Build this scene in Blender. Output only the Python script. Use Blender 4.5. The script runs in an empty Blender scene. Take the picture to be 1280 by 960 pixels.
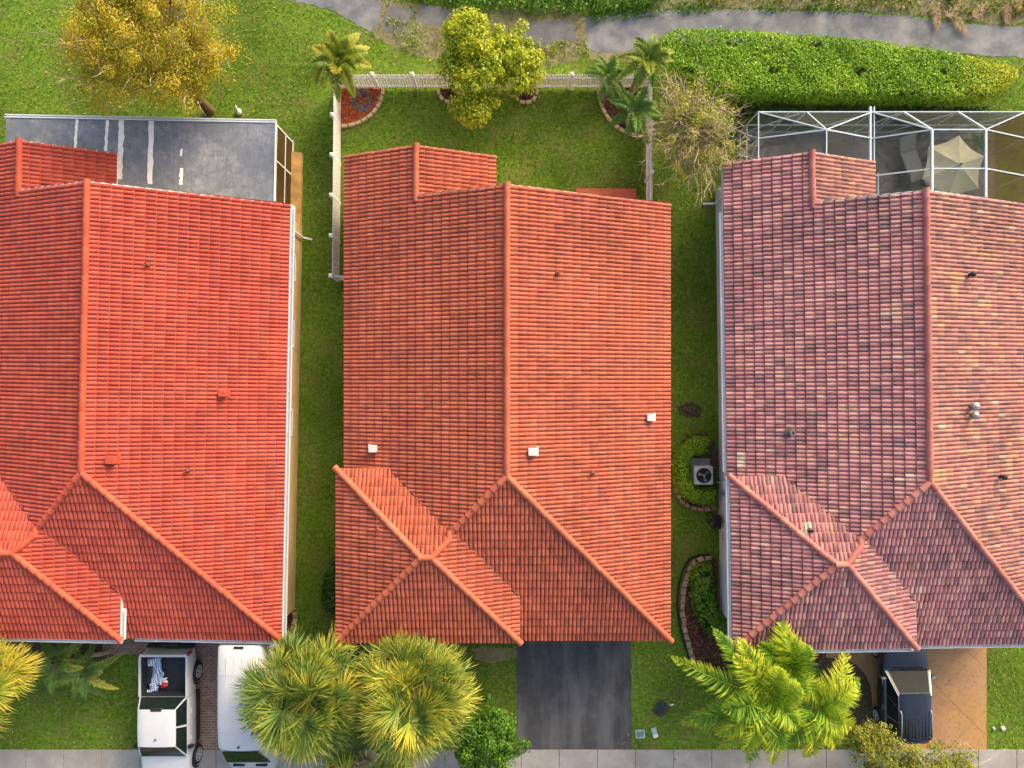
import bpy, bmesh, math, random
import numpy as np
from mathutils import Vector, Matrix

random.seed(7)
RNG = np.random.default_rng(11)
sc = bpy.context.scene
COL = sc.collection
F, H = 887.0, 29.0           # focal length in photo pixels, camera height in metres
PI = math.pi
rad = math.radians

def at(px, py, z=0.0):
    """Ground position of what the photo shows at a pixel, for a known height z."""
    k = (H - z) / F
    return ((px - 640) * k, (480 - py) * k)

def poly_at(pts, z=0.0):
    return [at(x, y, z) for x, y in pts]

# ------------------------------------------------------------------ objects
def tag(o, label=None, cat=None, group=None, kind=None):
    if label: o['label'] = label
    if cat: o['category'] = cat
    if group: o['group'] = group
    if kind: o['kind'] = kind
    return o

def thing(name, label, cat, loc=(0, 0, 0), rz=0.0, group=None):
    o = bpy.data.objects.new(name, None)
    o.empty_display_size = 0.2
    COL.objects.link(o)
    o.location = (loc[0], loc[1], loc[2] if len(loc) > 2 else 0.0)
    o.rotation_euler = (0, 0, rz)
    return tag(o, label, cat, group)

def mesh_np(name, V, faces, mat, parent=None, rnd=None, uv=None, smooth=False, sharp=None):
    """V (n,3); faces: list of int arrays (m,k); rnd: per-face values; uv: per-vertex (n,2)."""
    me = bpy.data.meshes.new(name)
    V = np.asarray(V, dtype=np.float32)
    faces = [np.asarray(f, dtype=np.int32) for f in faces if len(f)]
    me.vertices.add(len(V))
    me.vertices.foreach_set('co', V.ravel())
    loops = np.concatenate([f.ravel() for f in faces])
    tot = np.concatenate([np.full(len(f), f.shape[1], dtype=np.int32) for f in faces])
    start = np.concatenate([[0], np.cumsum(tot)[:-1]]).astype(np.int32)
    me.loops.add(len(loops))
    me.loops.foreach_set('vertex_index', loops)
    me.polygons.add(len(tot))
    me.polygons.foreach_set('loop_start', start)
    me.update(calc_edges=True)
    if smooth:
        me.polygons.foreach_set('use_smooth', np.ones(len(tot), dtype=bool))
    if rnd is not None:
        a = me.attributes.new('rnd', 'FLOAT', 'FACE')
        a.data.foreach_set('value', np.asarray(rnd, dtype=np.float32))
    if uv is not None:
        l = me.uv_layers.new(name='UVMap')
        l.data.foreach_set('uv', np.asarray(uv, dtype=np.float32)[loops].ravel())
    me.validate()
    if sharp is not None and smooth:
        me.set_sharp_from_angle(angle=rad(sharp))
    if mat is not None:
        me.materials.append(mat)
    o = bpy.data.objects.new(name, me)
    COL.objects.link(o)
    if parent is not None:
        o.parent = parent
    return o

class MB:
    """Collects boxes, bars, tubes, sheets; build() links them as one mesh."""
    def __init__(s):
        s.V, s.F = [], []
    def add(s, vs, fs):
        n = len(s.V)
        s.V.extend([tuple(v) for v in vs])
        s.F.extend([tuple(i + n for i in f) for f in fs])
        return s
    def box(s, x0, x1, y0, y1, z0, z1):
        return s.add([(x0,y0,z0),(x1,y0,z0),(x1,y1,z0),(x0,y1,z0),(x0,y0,z1),(x1,y0,z1),(x1,y1,z1),(x0,y1,z1)],
                     [(0,3,2,1),(4,5,6,7),(0,1,5,4),(1,2,6,5),(2,3,7,6),(3,0,4,7)])
    def rbox(s, x0, x1, y0, y1, z0, z1, b=0.02):
        """box with bevelled upright edges and top"""
        b = min(b, (x1-x0)*.45, (y1-y0)*.45, (z1-z0)*.45)
        def ring(i, z):
            return [(x0+i+b,y0+i,z),(x1-i-b,y0+i,z),(x1-i,y0+i+b,z),(x1-i,y1-i-b,z),(x1-i-b,y1-i,z),(x0+i+b,y1-i,z),(x0+i,y1-i-b,z),(x0+i,y0+i+b,z)]
        vs = ring(0, z0) + ring(0, z1-b) + ring(b*.6, z1)
        fs = [tuple(range(7,-1,-1)), tuple(range(16,24))]
        for r in (0, 8):
            for i in range(8):
                j = (i+1) % 8
                fs.append((r+i, r+j, r+8+j, r+8+i))
        return s.add(vs, fs)
    def bar(s, p, q, w, h=None, up=(0, 0, 1)):
        """rectangular bar from p to q"""
        h = h or w
        p, q = Vector(p), Vector(q)
        d = (q - p).normalized()
        upv = Vector(up)
        if abs(d.dot(upv)) > .98: upv = Vector((0, 1, 0))
        sd = d.cross(upv).normalized(); u2 = sd.cross(d).normalized()
        vs = []
        for c in (p, q):
            for a, b in ((-1,-1),(1,-1),(1,1),(-1,1)):
                vs.append(c + sd*(a*w/2) + u2*(b*h/2))
        return s.add(vs, [(3,2,1,0),(4,5,6,7),(0,1,5,4),(1,2,6,5),(2,3,7,6),(3,0,4,7)])
    def tube(s, pts, radii, n=8, cap=True):
        pts = [Vector(p) for p in pts]
        if not hasattr(radii, '__len__'): radii = [radii]*len(pts)
        vs, fs = [], []
        ref = None
        for i, p in enumerate(pts):
            a = pts[max(i-1, 0)]; b = pts[min(i+1, len(pts)-1)]
            d = (b - a).normalized() if (b-a).length > 1e-9 else Vector((0,0,1))
            if ref is None:
                ref = Vector((1,0,0)) if abs(d.x) < .9 else Vector((0,1,0))
            x = (ref - d*ref.dot(d)).normalized(); ref = x
            y = d.cross(x)
            for k in range(n):
                t = 2*PI*k/n
                vs.append(p + (x*math.cos(t) + y*math.sin(t))*radii[i])
        for i in range(len(pts)-1):
            for k in range(n):
                fs.append((i*n+k, i*n+(k+1)%n, (i+1)*n+(k+1)%n, (i+1)*n+k))
        if cap:
            fs.append(tuple(range(n-1,-1,-1))); m = (len(pts)-1)*n
            fs.append(tuple(range(m, m+n)))
        return s.add(vs, fs)
    def lathe(s, c, prof, n=16, axis='z'):
        """prof: list of (r, h)"""
        vs, fs = [], []
        for r, h in prof:
            for k in range(n):
                t = 2*PI*k/n
                a, b = r*math.cos(t), r*math.sin(t)
                if axis == 'z': vs.append((c[0]+a, c[1]+b, c[2]+h))
                elif axis == 'x': vs.append((c[0]+h, c[1]+a, c[2]+b))
                else: vs.append((c[0]+a, c[1]+h, c[2]+b))
        m = len(prof)
        for i in range(m-1):
            for k in range(n):
                f = (i*n+k, i*n+(k+1)%n, (i+1)*n+(k+1)%n, (i+1)*n+k)
                fs.append(f if axis != 'y' else f[::-1])
        fs.append(tuple(range(n-1,-1,-1))); fs.append(tuple(range((m-1)*n, m*n)))
        return s.add(vs, fs)
    def prism(s, pts, z0, z1):
        n = len(pts)
        a = sum(pts[i][0]*pts[(i+1)%n][1]-pts[(i+1)%n][0]*pts[i][1] for i in range(n))
        if a < 0: pts = pts[::-1]
        vs = [(x,y,z0) for x,y in pts] + [(x,y,z1) for x,y in pts]
        fs = [tuple(range(n-1,-1,-1)), tuple(range(n,2*n))]
        for i in range(n):
            j = (i+1)%n
            fs.append((i,j,n+j,n+i))
        return s.add(vs, fs)
    def quad(s, a, b, c, d):
        return s.add([a,b,c,d], [(0,1,2,3)])
    def build(s, name, mat, parent=None, smooth=False, sharp=35, bevel=0):
        me = bpy.data.meshes.new(name)
        me.from_pydata([tuple(v) for v in s.V], [], s.F)
        bm = bmesh.new(); bm.from_mesh(me)
        bmesh.ops.recalc_face_normals(bm, faces=bm.faces)
        if bevel:
            bmesh.ops.bevel(bm, geom=[e for e in bm.edges if e.calc_face_angle(0) > .5], offset=bevel, segments=2, affect='EDGES', clamp_overlap=True)
        bm.to_mesh(me); bm.free()
        if smooth:
            me.polygons.foreach_set('use_smooth', [True]*len(me.polygons))
            me.set_sharp_from_angle(angle=rad(sharp))
        if mat: me.materials.append(mat)
        o = bpy.data.objects.new(name, me)
        COL.objects.link(o)
        if parent is not None: o.parent = parent
        return o

# ------------------------------------------------------------------ materials
def nm(name):
    m = bpy.data.materials.new(name); m.use_nodes = True
    nt = m.node_tree; nt.nodes.clear()
    out = nt.nodes.new('ShaderNodeOutputMaterial')
    b = nt.nodes.new('ShaderNodeBsdfPrincipled')
    nt.links.new(b.outputs[0], out.inputs[0])
    return m, nt, b, out

def ramp(nt, fac, stops, mode='LINEAR'):
    r = nt.nodes.new('ShaderNodeValToRGB')
    r.color_ramp.interpolation = mode
    el = r.color_ramp.elements
    while len(el) < len(stops): el.new(0.5)
    for e, (p, c) in zip(el, stops):
        e.position = p; e.color = (*c, 1)
    nt.links.new(fac, r.inputs[0])
    return r.outputs[0]

def noise(nt, scale, detail=3, rough=.55, coord='Object', stretch=None, rot=0.0, out='Fac', dist=0.0):
    tc = nt.nodes.new('ShaderNodeTexCoord')
    src = tc.outputs[coord]
    if stretch or rot:
        mp = nt.nodes.new('ShaderNodeMapping')
        if stretch: mp.inputs['Scale'].default_value = stretch
        mp.inputs['Rotation'].default_value = (0, 0, rot)
        nt.links.new(src, mp.inputs[0]); src = mp.outputs[0]
    n = nt.nodes.new('ShaderNodeTexNoise')
    n.inputs['Scale'].default_value = scale
    n.inputs['Detail'].default_value = detail
    n.inputs['Roughness'].default_value = rough
    n.inputs['Distortion'].default_value = dist
    nt.links.new(src, n.inputs['Vector'])
    return n.outputs[out]

def mixc(nt, fac, a, b, mode='MIX'):
    m = nt.nodes.new('ShaderNodeMix'); m.data_type = 'RGBA'; m.blend_type = mode
    for sock, v in ((m.inputs[0], fac), (m.inputs[6], a), (m.inputs[7], b)):
        if hasattr(v, 'is_linked') or hasattr(v, 'links'): nt.links.new(v, sock)
        elif isinstance(v, (int, float)): sock.default_value = v
        else: sock.default_value = (*v, 1)
    return m.outputs[2]

def bump(nt, b, h, strength=.4, dist=.01):
    n = nt.nodes.new('ShaderNodeBump')
    n.inputs['Strength'].default_value = strength
    n.inputs['Distance'].default_value = dist
    nt.links.new(h, n.inputs['Height'])
    nt.links.new(n.outputs[0], b.inputs['Normal'])

def mat_plain(name, c, rough=.6, metal=0.0, var=.18, scale=6.0, coat=0.0, spec=.5, bmp=0.0, bscale=60):
    m, nt, b, _ = nm(name)
    n = noise(nt, scale, 4)
    lo = tuple(max(0, v*(1-var)) for v in c); hi = tuple(min(1, v*(1+var)) for v in c)
    nt.links.new(ramp(nt, n, [(.3, lo), (.7, hi)]), b.inputs['Base Color'])
    b.inputs['Roughness'].default_value = rough
    b.inputs['Metallic'].default_value = metal
    b.inputs['Specular IOR Level'].default_value = spec
    if coat:
        b.inputs['Coat Weight'].default_value = coat
        b.inputs['Coat Roughness'].default_value = .05
    if bmp:
        bump(nt, b, noise(nt, bscale, 4), bmp, .01)
    return m

def mat_leaf(name, stops, rough=.5, trans=.3):
    m, nt, b, out = nm(name)
    a = nt.nodes.new('ShaderNodeAttribute'); a.attribute_name = 'rnd'
    c = ramp(nt, a.outputs['Fac'], stops)
    nt.links.new(c, b.inputs['Base Color'])
    b.inputs['Roughness'].default_value = rough
    b.inputs['Specular IOR Level'].default_value = .35
    t = nt.nodes.new('ShaderNodeBsdfTranslucent')
    nt.links.new(c, t.inputs[0])
    mx = nt.nodes.new('ShaderNodeMixShader'); mx.inputs[0].default_value = trans
    nt.links.new(b.outputs[0], mx.inputs[1]); nt.links.new(t.outputs[0], mx.inputs[2])
    nt.links.new(mx.outputs[0], out.inputs[0])
    return m

def mat_tile(name, stops, stain=(.06,.035,.03), stain_lo=.56, stain_hi=.72, stain_amt=.7, fade=None):
    m, nt, b, _ = nm(name)
    a = nt.nodes.new('ShaderNodeAttribute'); a.attribute_name = 'rnd'
    c = ramp(nt, a.outputs['Fac'], stops)
    # broad sun-bleached and grimy areas
    big = noise(nt, .35, 4, .6)
    c = mixc(nt, 1.0, c, ramp(nt, big, [(.3, (.86,.84,.84)), (.7, (1.1,1.1,1.08))]), 'MULTIPLY')
    if fade:
        f2 = ramp(nt, noise(nt, .16, 3, .5), [(.45, (0,0,0)), (.62, (1,1,1))])
        c = mixc(nt, f2, c, mixc(nt, .5, c, fade))
    # mildew dashes that follow the rolls of the tiles
    st = noise(nt, 1.0, 5, .65, coord='UV', stretch=(11.0, 1.7, 1))
    area = noise(nt, .25, 3, .5)
    mm = nt.nodes.new('ShaderNodeMath'); mm.operation = 'MULTIPLY_ADD'
    nt.links.new(area, mm.inputs[0]); mm.inputs[1].default_value = .35
    nt.links.new(st, mm.inputs[2])
    msk = ramp(nt, mm.outputs[0], [(stain_lo+.13, (0,0,0)), (stain_hi+.13, (stain_amt,)*3)])
    c = mixc(nt, msk, c, stain)
    nt.links.new(c, b.inputs['Base Color'])
    b.inputs['Roughness'].default_value = .62
    b.inputs['Specular IOR Level'].default_value = .3
    bump(nt, b, noise(nt, 45, 4), .25, .006)
    return m
M = {}
M['white'] = mat_plain('white_paint', (.78,.78,.76), .5, var=.06)
M['vinyl'] = mat_plain('white_vinyl', (.87,.87,.85), .4, var=.05)
M['alu'] = mat_plain('white_aluminium', (.72,.76,.80), .35, var=.05)
M['tan_wall'] = mat_plain('tan_stucco', (.58,.40,.17), .85, var=.12, scale=2, bmp=.3)
M['peach_wall'] = mat_plain('peach_stucco', (.60,.36,.25), .85, var=.1, scale=2, bmp=.3)
M['white_wall'] = mat_plain('pale_blue_white_stucco', (.60,.66,.70), .85, var=.1, scale=1.5, bmp=.3)
M['black'] = mat_plain('black_rubber', (.012,.012,.013), .7, var=.3)
M['dark_metal'] = mat_plain('dark_metal', (.04,.045,.05), .4, .5)
M['grey_metal'] = mat_plain('grey_metal', (.35,.37,.37), .4, .6, var=.1)
M['glass'] = mat_plain('dark_glass', (.012,.020,.019), .05, var=.2, spec=.1)
M['carwhite'] = mat_plain('white_car_paint', (.60,.62,.635), .3, var=.03, coat=.6)
M['carblack'] = mat_plain('black_car_paint', (.012,.018,.035), .22, var=.2, coat=1.0)
M['chrome'] = mat_plain('chrome', (.7,.7,.7), .15, 1.0, var=.05)
M['red_lens'] = mat_plain('red_lens', (.45,.015,.015), .2, var=.1, coat=.5)
M['clear_lens'] = mat_plain('clear_lens', (.7,.68,.6), .12, var=.1, coat=.5)
M['red'] = mat_plain('red_cloth', (.55,.03,.03), .8, var=.15)
M['bark'] = mat_plain('brown_bark', (.13,.075,.04), .9, var=.4, scale=14, bmp=.6)
M['palm_bark'] = mat_plain('grey_palm_bark', (.22,.18,.14), .9, var=.35, scale=18, bmp=.6)
M['twig'] = mat_plain('pale_twigs', (.52,.40,.28), .9, var=.25, scale=3)
M['soil'] = mat_plain('dark_soil', (.085,.055,.035), .95, var=.5, scale=9, bmp=.8)
M['bedmulch'] = mat_plain('brown_mulch', (.12,.045,.028), .95, var=.5, scale=14, bmp=.8)
M['redmulch'] = mat_plain('red_mulch', (.42,.09,.03), .95, var=.45, scale=16, bmp=.8)
M['curbstone'] = mat_plain('cream_edging_stone', (.56,.45,.26), .85, var=.15, scale=5, bmp=.3)
M['fieldstone'] = mat_plain('tan_field_stone', (.38,.27,.18), .85, var=.35, scale=5, bmp=.5)
M['darkstone'] = mat_plain('dark_edging', (.10,.085,.07), .9, var=.35, scale=8, bmp=.5)
M['slate'] = mat_plain('blue_grey_stone', (.16,.17,.19), .85, var=.35, scale=9, bmp=.4)
M['terracotta'] = mat_plain('terracotta_paint', (.52,.12,.06), .8, var=.1, scale=3)
M['gravel'] = mat_plain('pale_grey_gravel', (.42,.40,.37), .95, var=.55, scale=30, bmp=.9)
M['membrane'] = None
M['umbrella'] = mat_plain('cream_green_canvas', (.52,.52,.36), .85, var=.1, scale=3)
M['liner'] = mat_plain('black_bed_liner', (.02,.025,.035), .6, var=.25)
M['bin_grey'] = mat_plain('blue_grey_plastic', (.16,.23,.24), .6, var=.25, scale=12)
M['bin_pale'] = mat_plain('pale_green_plastic', (.34,.47,.44), .6, var=.25, scale=9)
M['oldfrond'] = mat_leaf('dry_fronds', [(0,(.12,.07,.035)),(.5,(.30,.20,.10)),(1,(.50,.38,.22))], .8, .1)

def m_membrane():
    m, nt, b, _ = nm('weathered_grey_roof_sheet')
    c = ramp(nt, noise(nt, .5, 6, .65), [(.3,(.13,.15,.18)),(.5,(.20,.22,.255)),(.7,(.28,.305,.34))])
    c = mixc(nt, ramp(nt, noise(nt, 1.6, 8, .75), [(.5,(0,0,0)),(.66,(.45,)*3)]), c, (.48,.50,.52))
    c = mixc(nt, ramp(nt, noise(nt, 4, 8, .8), [(.46,(0,0,0)),(.62,(.7,)*3)]), c, (.10,.115,.14))
    c = mixc(nt, ramp(nt, noise(nt, 3, 5, .7, stretch=(6,.6,1)), [(.46,(0,0,0)),(.66,(.5,)*3)]), c, (.11,.13,.16))
    nt.links.new(c, b.inputs['Base Color']); b.inputs['Roughness'].default_value = .55
    return m
M['membrane'] = m_membrane()

def m_lawn():
    m, nt, b, _ = nm('lawn')
    c = ramp(nt, noise(nt, 7, 8, .82), [(.32,(.035,.065,.008)),(.46,(.105,.19,.018)),(.56,(.18,.275,.034)),(.70,(.33,.40,.08))])
    big = ramp(nt, noise(nt, .22, 4, .6), [(.40,(.70,.72,.68)),(.60,(1.15,1.15,1.05))])
    c = mixc(nt, 1.0, c, big, 'MULTIPLY')
    dry = ramp(nt, noise(nt, .9, 6, .7), [(.48,(0,0,0)),(.66,(.55,)*3)])
    c = mixc(nt, dry, c, (.21,.165,.07))
    nt.links.new(c, b.inputs['Base Color']); b.inputs['Roughness'].default_value = .9
    b.inputs['Specular IOR Level'].default_value = .1
    bump(nt, b, noise(nt, 22, 5, .7), .9, .04)
    return m
M['lawn'] = m_lawn()

def m_asphalt(name, lo, hi, wear=None, scale=.8, streak=(1,1,1)):
    m, nt, b, _ = nm(name)
    c = ramp(nt, noise(nt, scale, 6, .6), [(.3, lo), (.7, hi)])
    if wear:
        w = ramp(nt, noise(nt, .9, 5, .6, stretch=streak), [(.45,(0,0,0)),(.66,(.7,)*3)])
        c = mixc(nt, w, c, wear)
        w2 = ramp(nt, noise(nt, 2.2, 7, .78), [(.5,(0,0,0)),(.66,(.35,)*3)])
        c = mixc(nt, w2, c, wear)
    g = ramp(nt, noise(nt, 90, 2, .5), [(.3,(.75,)*3),(.7,(1.25,)*3)])
    c = mixc(nt, 1.0, c, g, 'MULTIPLY')
    nt.links.new(c, b.inputs['Base Color']); b.inputs['Roughness'].default_value = .85
    bump(nt, b, noise(nt, 120, 3), .4, .004)
    return m
M['asphalt'] = m_asphalt('dark_asphalt', (.042,.042,.045), (.064,.064,.068), (.135,.135,.137), streak=(1.6,.30,1))
M['path'] = m_asphalt('old_grey_asphalt', (.085,.095,.11), (.17,.185,.20), (.30,.30,.295), .5)
M['pathdark'] = m_asphalt('broken_asphalt', (.10,.10,.105), (.17,.17,.17), (.26,.25,.23), 1.2)
M['road'] = m_asphalt('road_asphalt', (.045,.045,.047), (.07,.07,.07), None)
M['concrete'] = m_asphalt('sidewalk_concrete', (.25,.235,.215), (.33,.315,.29), (.40,.385,.36), .7)
M['dirt'] = m_asphalt('dry_dirt', (.16,.12,.06), (.30,.24,.14), (.20,.22,.08), 1.5)

def m_stamped():
    m, nt, b, _ = nm('tan_stamped_concrete')
    c = ramp(nt, noise(nt, .9, 6, .65), [(.3,(.33,.175,.08)),(.7,(.46,.275,.13))])
    o = ramp(nt, noise(nt, .45, 4, .6), [(.44,(0,0,0)),(.6,(.8,)*3)])
    c = mixc(nt, o, c, (.46,.25,.07))
    d = ramp(nt, noise(nt, 9, 6, .8), [(.52,(0,0,0)),(.64,(.7,)*3)])
    c = mixc(nt, d, c, (.15,.105,.07))
    nt.links.new(c, b.inputs['Base Color']); b.inputs['Roughness'].default_value = .6
    bump(nt, b, noise(nt, 30, 4), .3, .005)
    return m
M['stamped'] = m_stamped()

def m_pavers():
    m, nt, b, _ = nm('brown_brick_pavers')
    tc = nt.nodes.new('ShaderNodeTexCoord')
    br = nt.nodes.new('ShaderNodeTexBrick')
    br.inputs['Scale'].default_value = 1.0
    br.inputs['Brick Width'].default_value = .21; br.inputs['Row Height'].default_value = .11
    br.inputs['Mortar Size'].default_value = .009
    br.inputs['Color1'].default_value = (.22,.13,.09,1); br.inputs['Color2'].default_value = (.30,.19,.14,1)
    br.inputs['Mortar'].default_value = (.42,.36,.31,1)
    nt.links.new(tc.outputs['Object'], br.inputs['Vector'])
    c = mixc(nt, 1.0, br.outputs[0], ramp(nt, noise(nt, 3, 5, .7), [(.3,(.7,.7,.72)),(.7,(1.2,1.18,1.15))]), 'MULTIPLY')
    nt.links.new(c, b.inputs['Base Color']); b.inputs['Roughness'].default_value = .85
    return m
M['pavers'] = m_pavers()

def m_patiofloor():
    m, nt, b, _ = nm('stained_patio_floor')
    c = ramp(nt, noise(nt, .55, 6, .65), [(.3,(.10,.095,.088)),(.5,(.18,.17,.16)),(.68,(.34,.32,.29))])
    d = ramp(nt, noise(nt, 1.6, 7, .7, dist=1.5), [(.5,(0,0,0)),(.60,(.75,)*3)])
    c = mixc(nt, d, c, (.07,.065,.06))
    nt.links.new(c, b.inputs['Base Color']); b.inputs['Roughness'].default_value = .6
    return m
M['patiofloor'] = m_patiofloor()

def m_stripes():
    m, nt, b, _ = nm('blue_white_stripes')
    tc = nt.nodes.new('ShaderNodeTexCoord')
    w = nt.nodes.new('ShaderNodeTexWave'); w.inputs['Scale'].default_value = 4.0
    w.inputs['Distortion'].default_value = .8
    nt.links.new(tc.outputs['Object'], w.inputs['Vector'])
    nt.links.new(ramp(nt, w.outputs['Fac'], [(.4,(.12,.28,.60)),(.6,(.75,.78,.82))]), b.inputs['Base Color'])
    b.inputs['Roughness'].default_value = .8
    return m
M['stripes'] = m_stripes()

def m_screen(name, tint, opac):
    m, nt, b, out = nm(name)
    n = noise(nt, .5, 4, .6)
    nt.links.new(ramp(nt, n, [(.3, tuple(v*.75 for v in tint)), (.7, tuple(v*1.25 for v in tint))]), b.inputs['Base Color'])
    b.inputs['Roughness'].default_value = 1.0; b.inputs['Specular IOR Level'].default_value = 0.0
    t = nt.nodes.new('ShaderNodeBsdfTransparent'); t.inputs[0].default_value = (1,1,1,1)
    mx = nt.nodes.new('ShaderNodeMixShader'); mx.inputs[0].default_value = opac
    nt.links.new(t.outputs[0], mx.inputs[1]); nt.links.new(b.outputs[0], mx.inputs[2])
    nt.links.new(mx.outputs[0], out.inputs[0])
    return m
M['screen'] = m_screen('insect_screen', (.085,.095,.09), .34)
M['screen_gold'] = m_screen('insect_screen_gold_reflection', (.075,.06,.03), .6)  # golden reflection on the right-hand screens, painted into the mesh colour
M['screen_brown'] = m_screen('brown_patio_screen', (.10,.065,.025), .8)

# tiles
R1 = [(0,(.40,.068,.045)),(.5,(.45,.082,.053)),(1,(.49,.096,.061))]
R2 = [(0,(.41,.098,.054)),(.5,(.46,.114,.062)),(1,(.50,.13,.072))]
R3 = [(0,(.24,.14,.145)),(.12,(.31,.15,.155)),(.35,(.40,.17,.175)),(.6,(.46,.20,.20)),(.88,(.51,.25,.24)),(.98,(.50,.28,.21)),(.998,(.52,.34,.25)),(1,(.55,.46,.36))]
R3W = [(0,(.24,.13,.12)),(.14,(.31,.145,.13)),(.4,(.39,.165,.145)),(.75,(.44,.185,.155)),(.93,(.48,.22,.16)),(.975,(.54,.27,.14)),(.996,(.50,.35,.24)),(1,(.55,.48,.38))]
M['tile_scarlet'] = mat_tile('scarlet_roof_tile', R1, stain_lo=.60, stain_hi=.74, stain_amt=.4)
M['tile_orange'] = mat_tile('orange_roof_tile', R2, stain=(.09,.03,.025), stain_lo=.535, stain_hi=.675, stain_amt=.5)
M['tile_mauve'] = mat_tile('mauve_mixed_roof_tile', R3, stain=(.07,.045,.045), stain_lo=.54, stain_hi=.68, stain_amt=.55)
M['tile_mauve_sunwarm_worn'] = mat_tile('mauve_roof_tile_sunwarm_worn', R3W, stain=(.08,.05,.045), stain_lo=.54, stain_hi=.68, stain_amt=.6)  # warm sunlight on the east slopes mixed into the worn tile colours
M['cap_scarlet'] = mat_tile('scarlet_ridge_tile', [(0,(.50,.085,.045)),(1,(.58,.115,.058))], stain_lo=.72, stain_hi=.85, stain_amt=.3)
M['cap_orange'] = mat_tile('orange_ridge_tile', [(0,(.47,.12,.062)),(1,(.55,.15,.08))], stain_lo=.68, stain_hi=.82, stain_amt=.35)
M['cap_mauve'] = mat_tile('mauve_ridge_tile', [(0,(.42,.14,.12)),(.6,(.48,.175,.145)),(1,(.53,.22,.17))], stain_lo=.64, stain_hi=.78, stain_amt=.4)

# foliage ramps
M['lf_yellow'] = mat_leaf('yellow_orange_leaves', [(0,(.13,.20,.014)),(.28,(.30,.32,.018)),(.52,(.54,.43,.024)),(.82,(.68,.47,.034)),(1,(.78,.56,.07))])
M['lf_lime'] = mat_leaf('lime_leaves', [(0,(.12,.22,.012)),(.35,(.30,.40,.018)),(.7,(.52,.56,.025)),(1,(.70,.66,.05))])
M['lf_sparse'] = mat_leaf('sparse_olive_leaves', [(0,(.18,.25,.03)),(.5,(.36,.42,.05)),(1,(.62,.50,.08))])
M['lf_hedge'] = mat_leaf('hedge_leaves', [(0,(.10,.22,.009)),(.4,(.21,.42,.014)),(.8,(.34,.55,.022)),(1,(.50,.62,.04))])
M['lf_hedge_sunlit'] = mat_leaf('hedge_leaves_sunlit', [(0,(.22,.30,.012)),(.4,(.50,.54,.022)),(1,(.78,.70,.04))])
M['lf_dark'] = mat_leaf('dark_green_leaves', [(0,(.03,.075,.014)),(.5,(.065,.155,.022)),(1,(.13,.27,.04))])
M['lf_mid'] = mat_leaf('mid_green_leaves', [(0,(.05,.12,.010)),(.5,(.11,.26,.018)),(1,(.28,.44,.03))])
M['lf_olive'] = mat_leaf('olive_yellow_leaves', [(0,(.11,.15,.015)),(.5,(.27,.31,.035)),(1,(.52,.46,.06))])
M['pf_yellow'] = mat_leaf('yellow_green_frond', [(0,(.07,.15,.012)),(.4,(.17,.26,.018)),(.7,(.38,.38,.025)),(1,(.62,.48,.045))])
M['pf_green'] = mat_leaf('green_frond', [(0,(.06,.14,.02)),(.5,(.13,.25,.03)),(.85,(.24,.36,.05)),(1,(.42,.44,.10))])
M['pf_dark'] = mat_leaf('deep_green_frond', [(0,(.06,.14,.04)),(.5,(.12,.24,.055)),(.85,(.26,.36,.06)),(1,(.50,.48,.07))])
M['pf_fan'] = mat_leaf('fan_palm_leaf', [(0,(.07,.14,.03)),(.3,(.16,.25,.04)),(.55,(.30,.37,.045)),(.8,(.54,.50,.05)),(1,(.74,.56,.07))])
M['pf_areca'] = mat_leaf('bright_frond', [(0,(.08,.20,.012)),(.35,(.18,.35,.016)),(.6,(.38,.50,.022)),(1,(.74,.64,.035))])
M['blade'] = mat_leaf('grass_blade', [(0,(.06,.115,.010)),(.45,(.135,.27,.019)),(.8,(.25,.41,.040)),(1,(.43,.44,.12))], .8, .25)
M['rim'] = mat_plain('silver_wheel', (.55,.56,.58), .35, .3, var=.05)
M['deadfan'] = mat_leaf('dead_orange_fan', [(0,(.22,.11,.03)),(.5,(.45,.24,.06)),(1,(.66,.42,.16))], .8, .15)
M['joint'] = mat_plain('concrete_joint', (.20,.135,.08), .9, var=.3)
M['valley'] = mat_plain('dark_valley_metal', (.05,.03,.028), .7, .2, var=.4)
M['cushion'] = mat_plain('grey_cushion', (.30,.32,.33), .8, var=.1)
M['lead'] = mat_plain('lead_flashing', (.10,.09,.085), .6, .4, var=.3)
M['ventwhite'] = mat_plain('white_vent_metal', (.58,.58,.57), .5, var=.12, scale=9)
M['cageframe'] = mat_plain('blue_white_frame', (.50,.58,.66), .4, var=.06)
# ------------------------------------------------------------------ tiled roofs
PER, EXP = .150, .318        # width of one roll, plan length of one course

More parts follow.
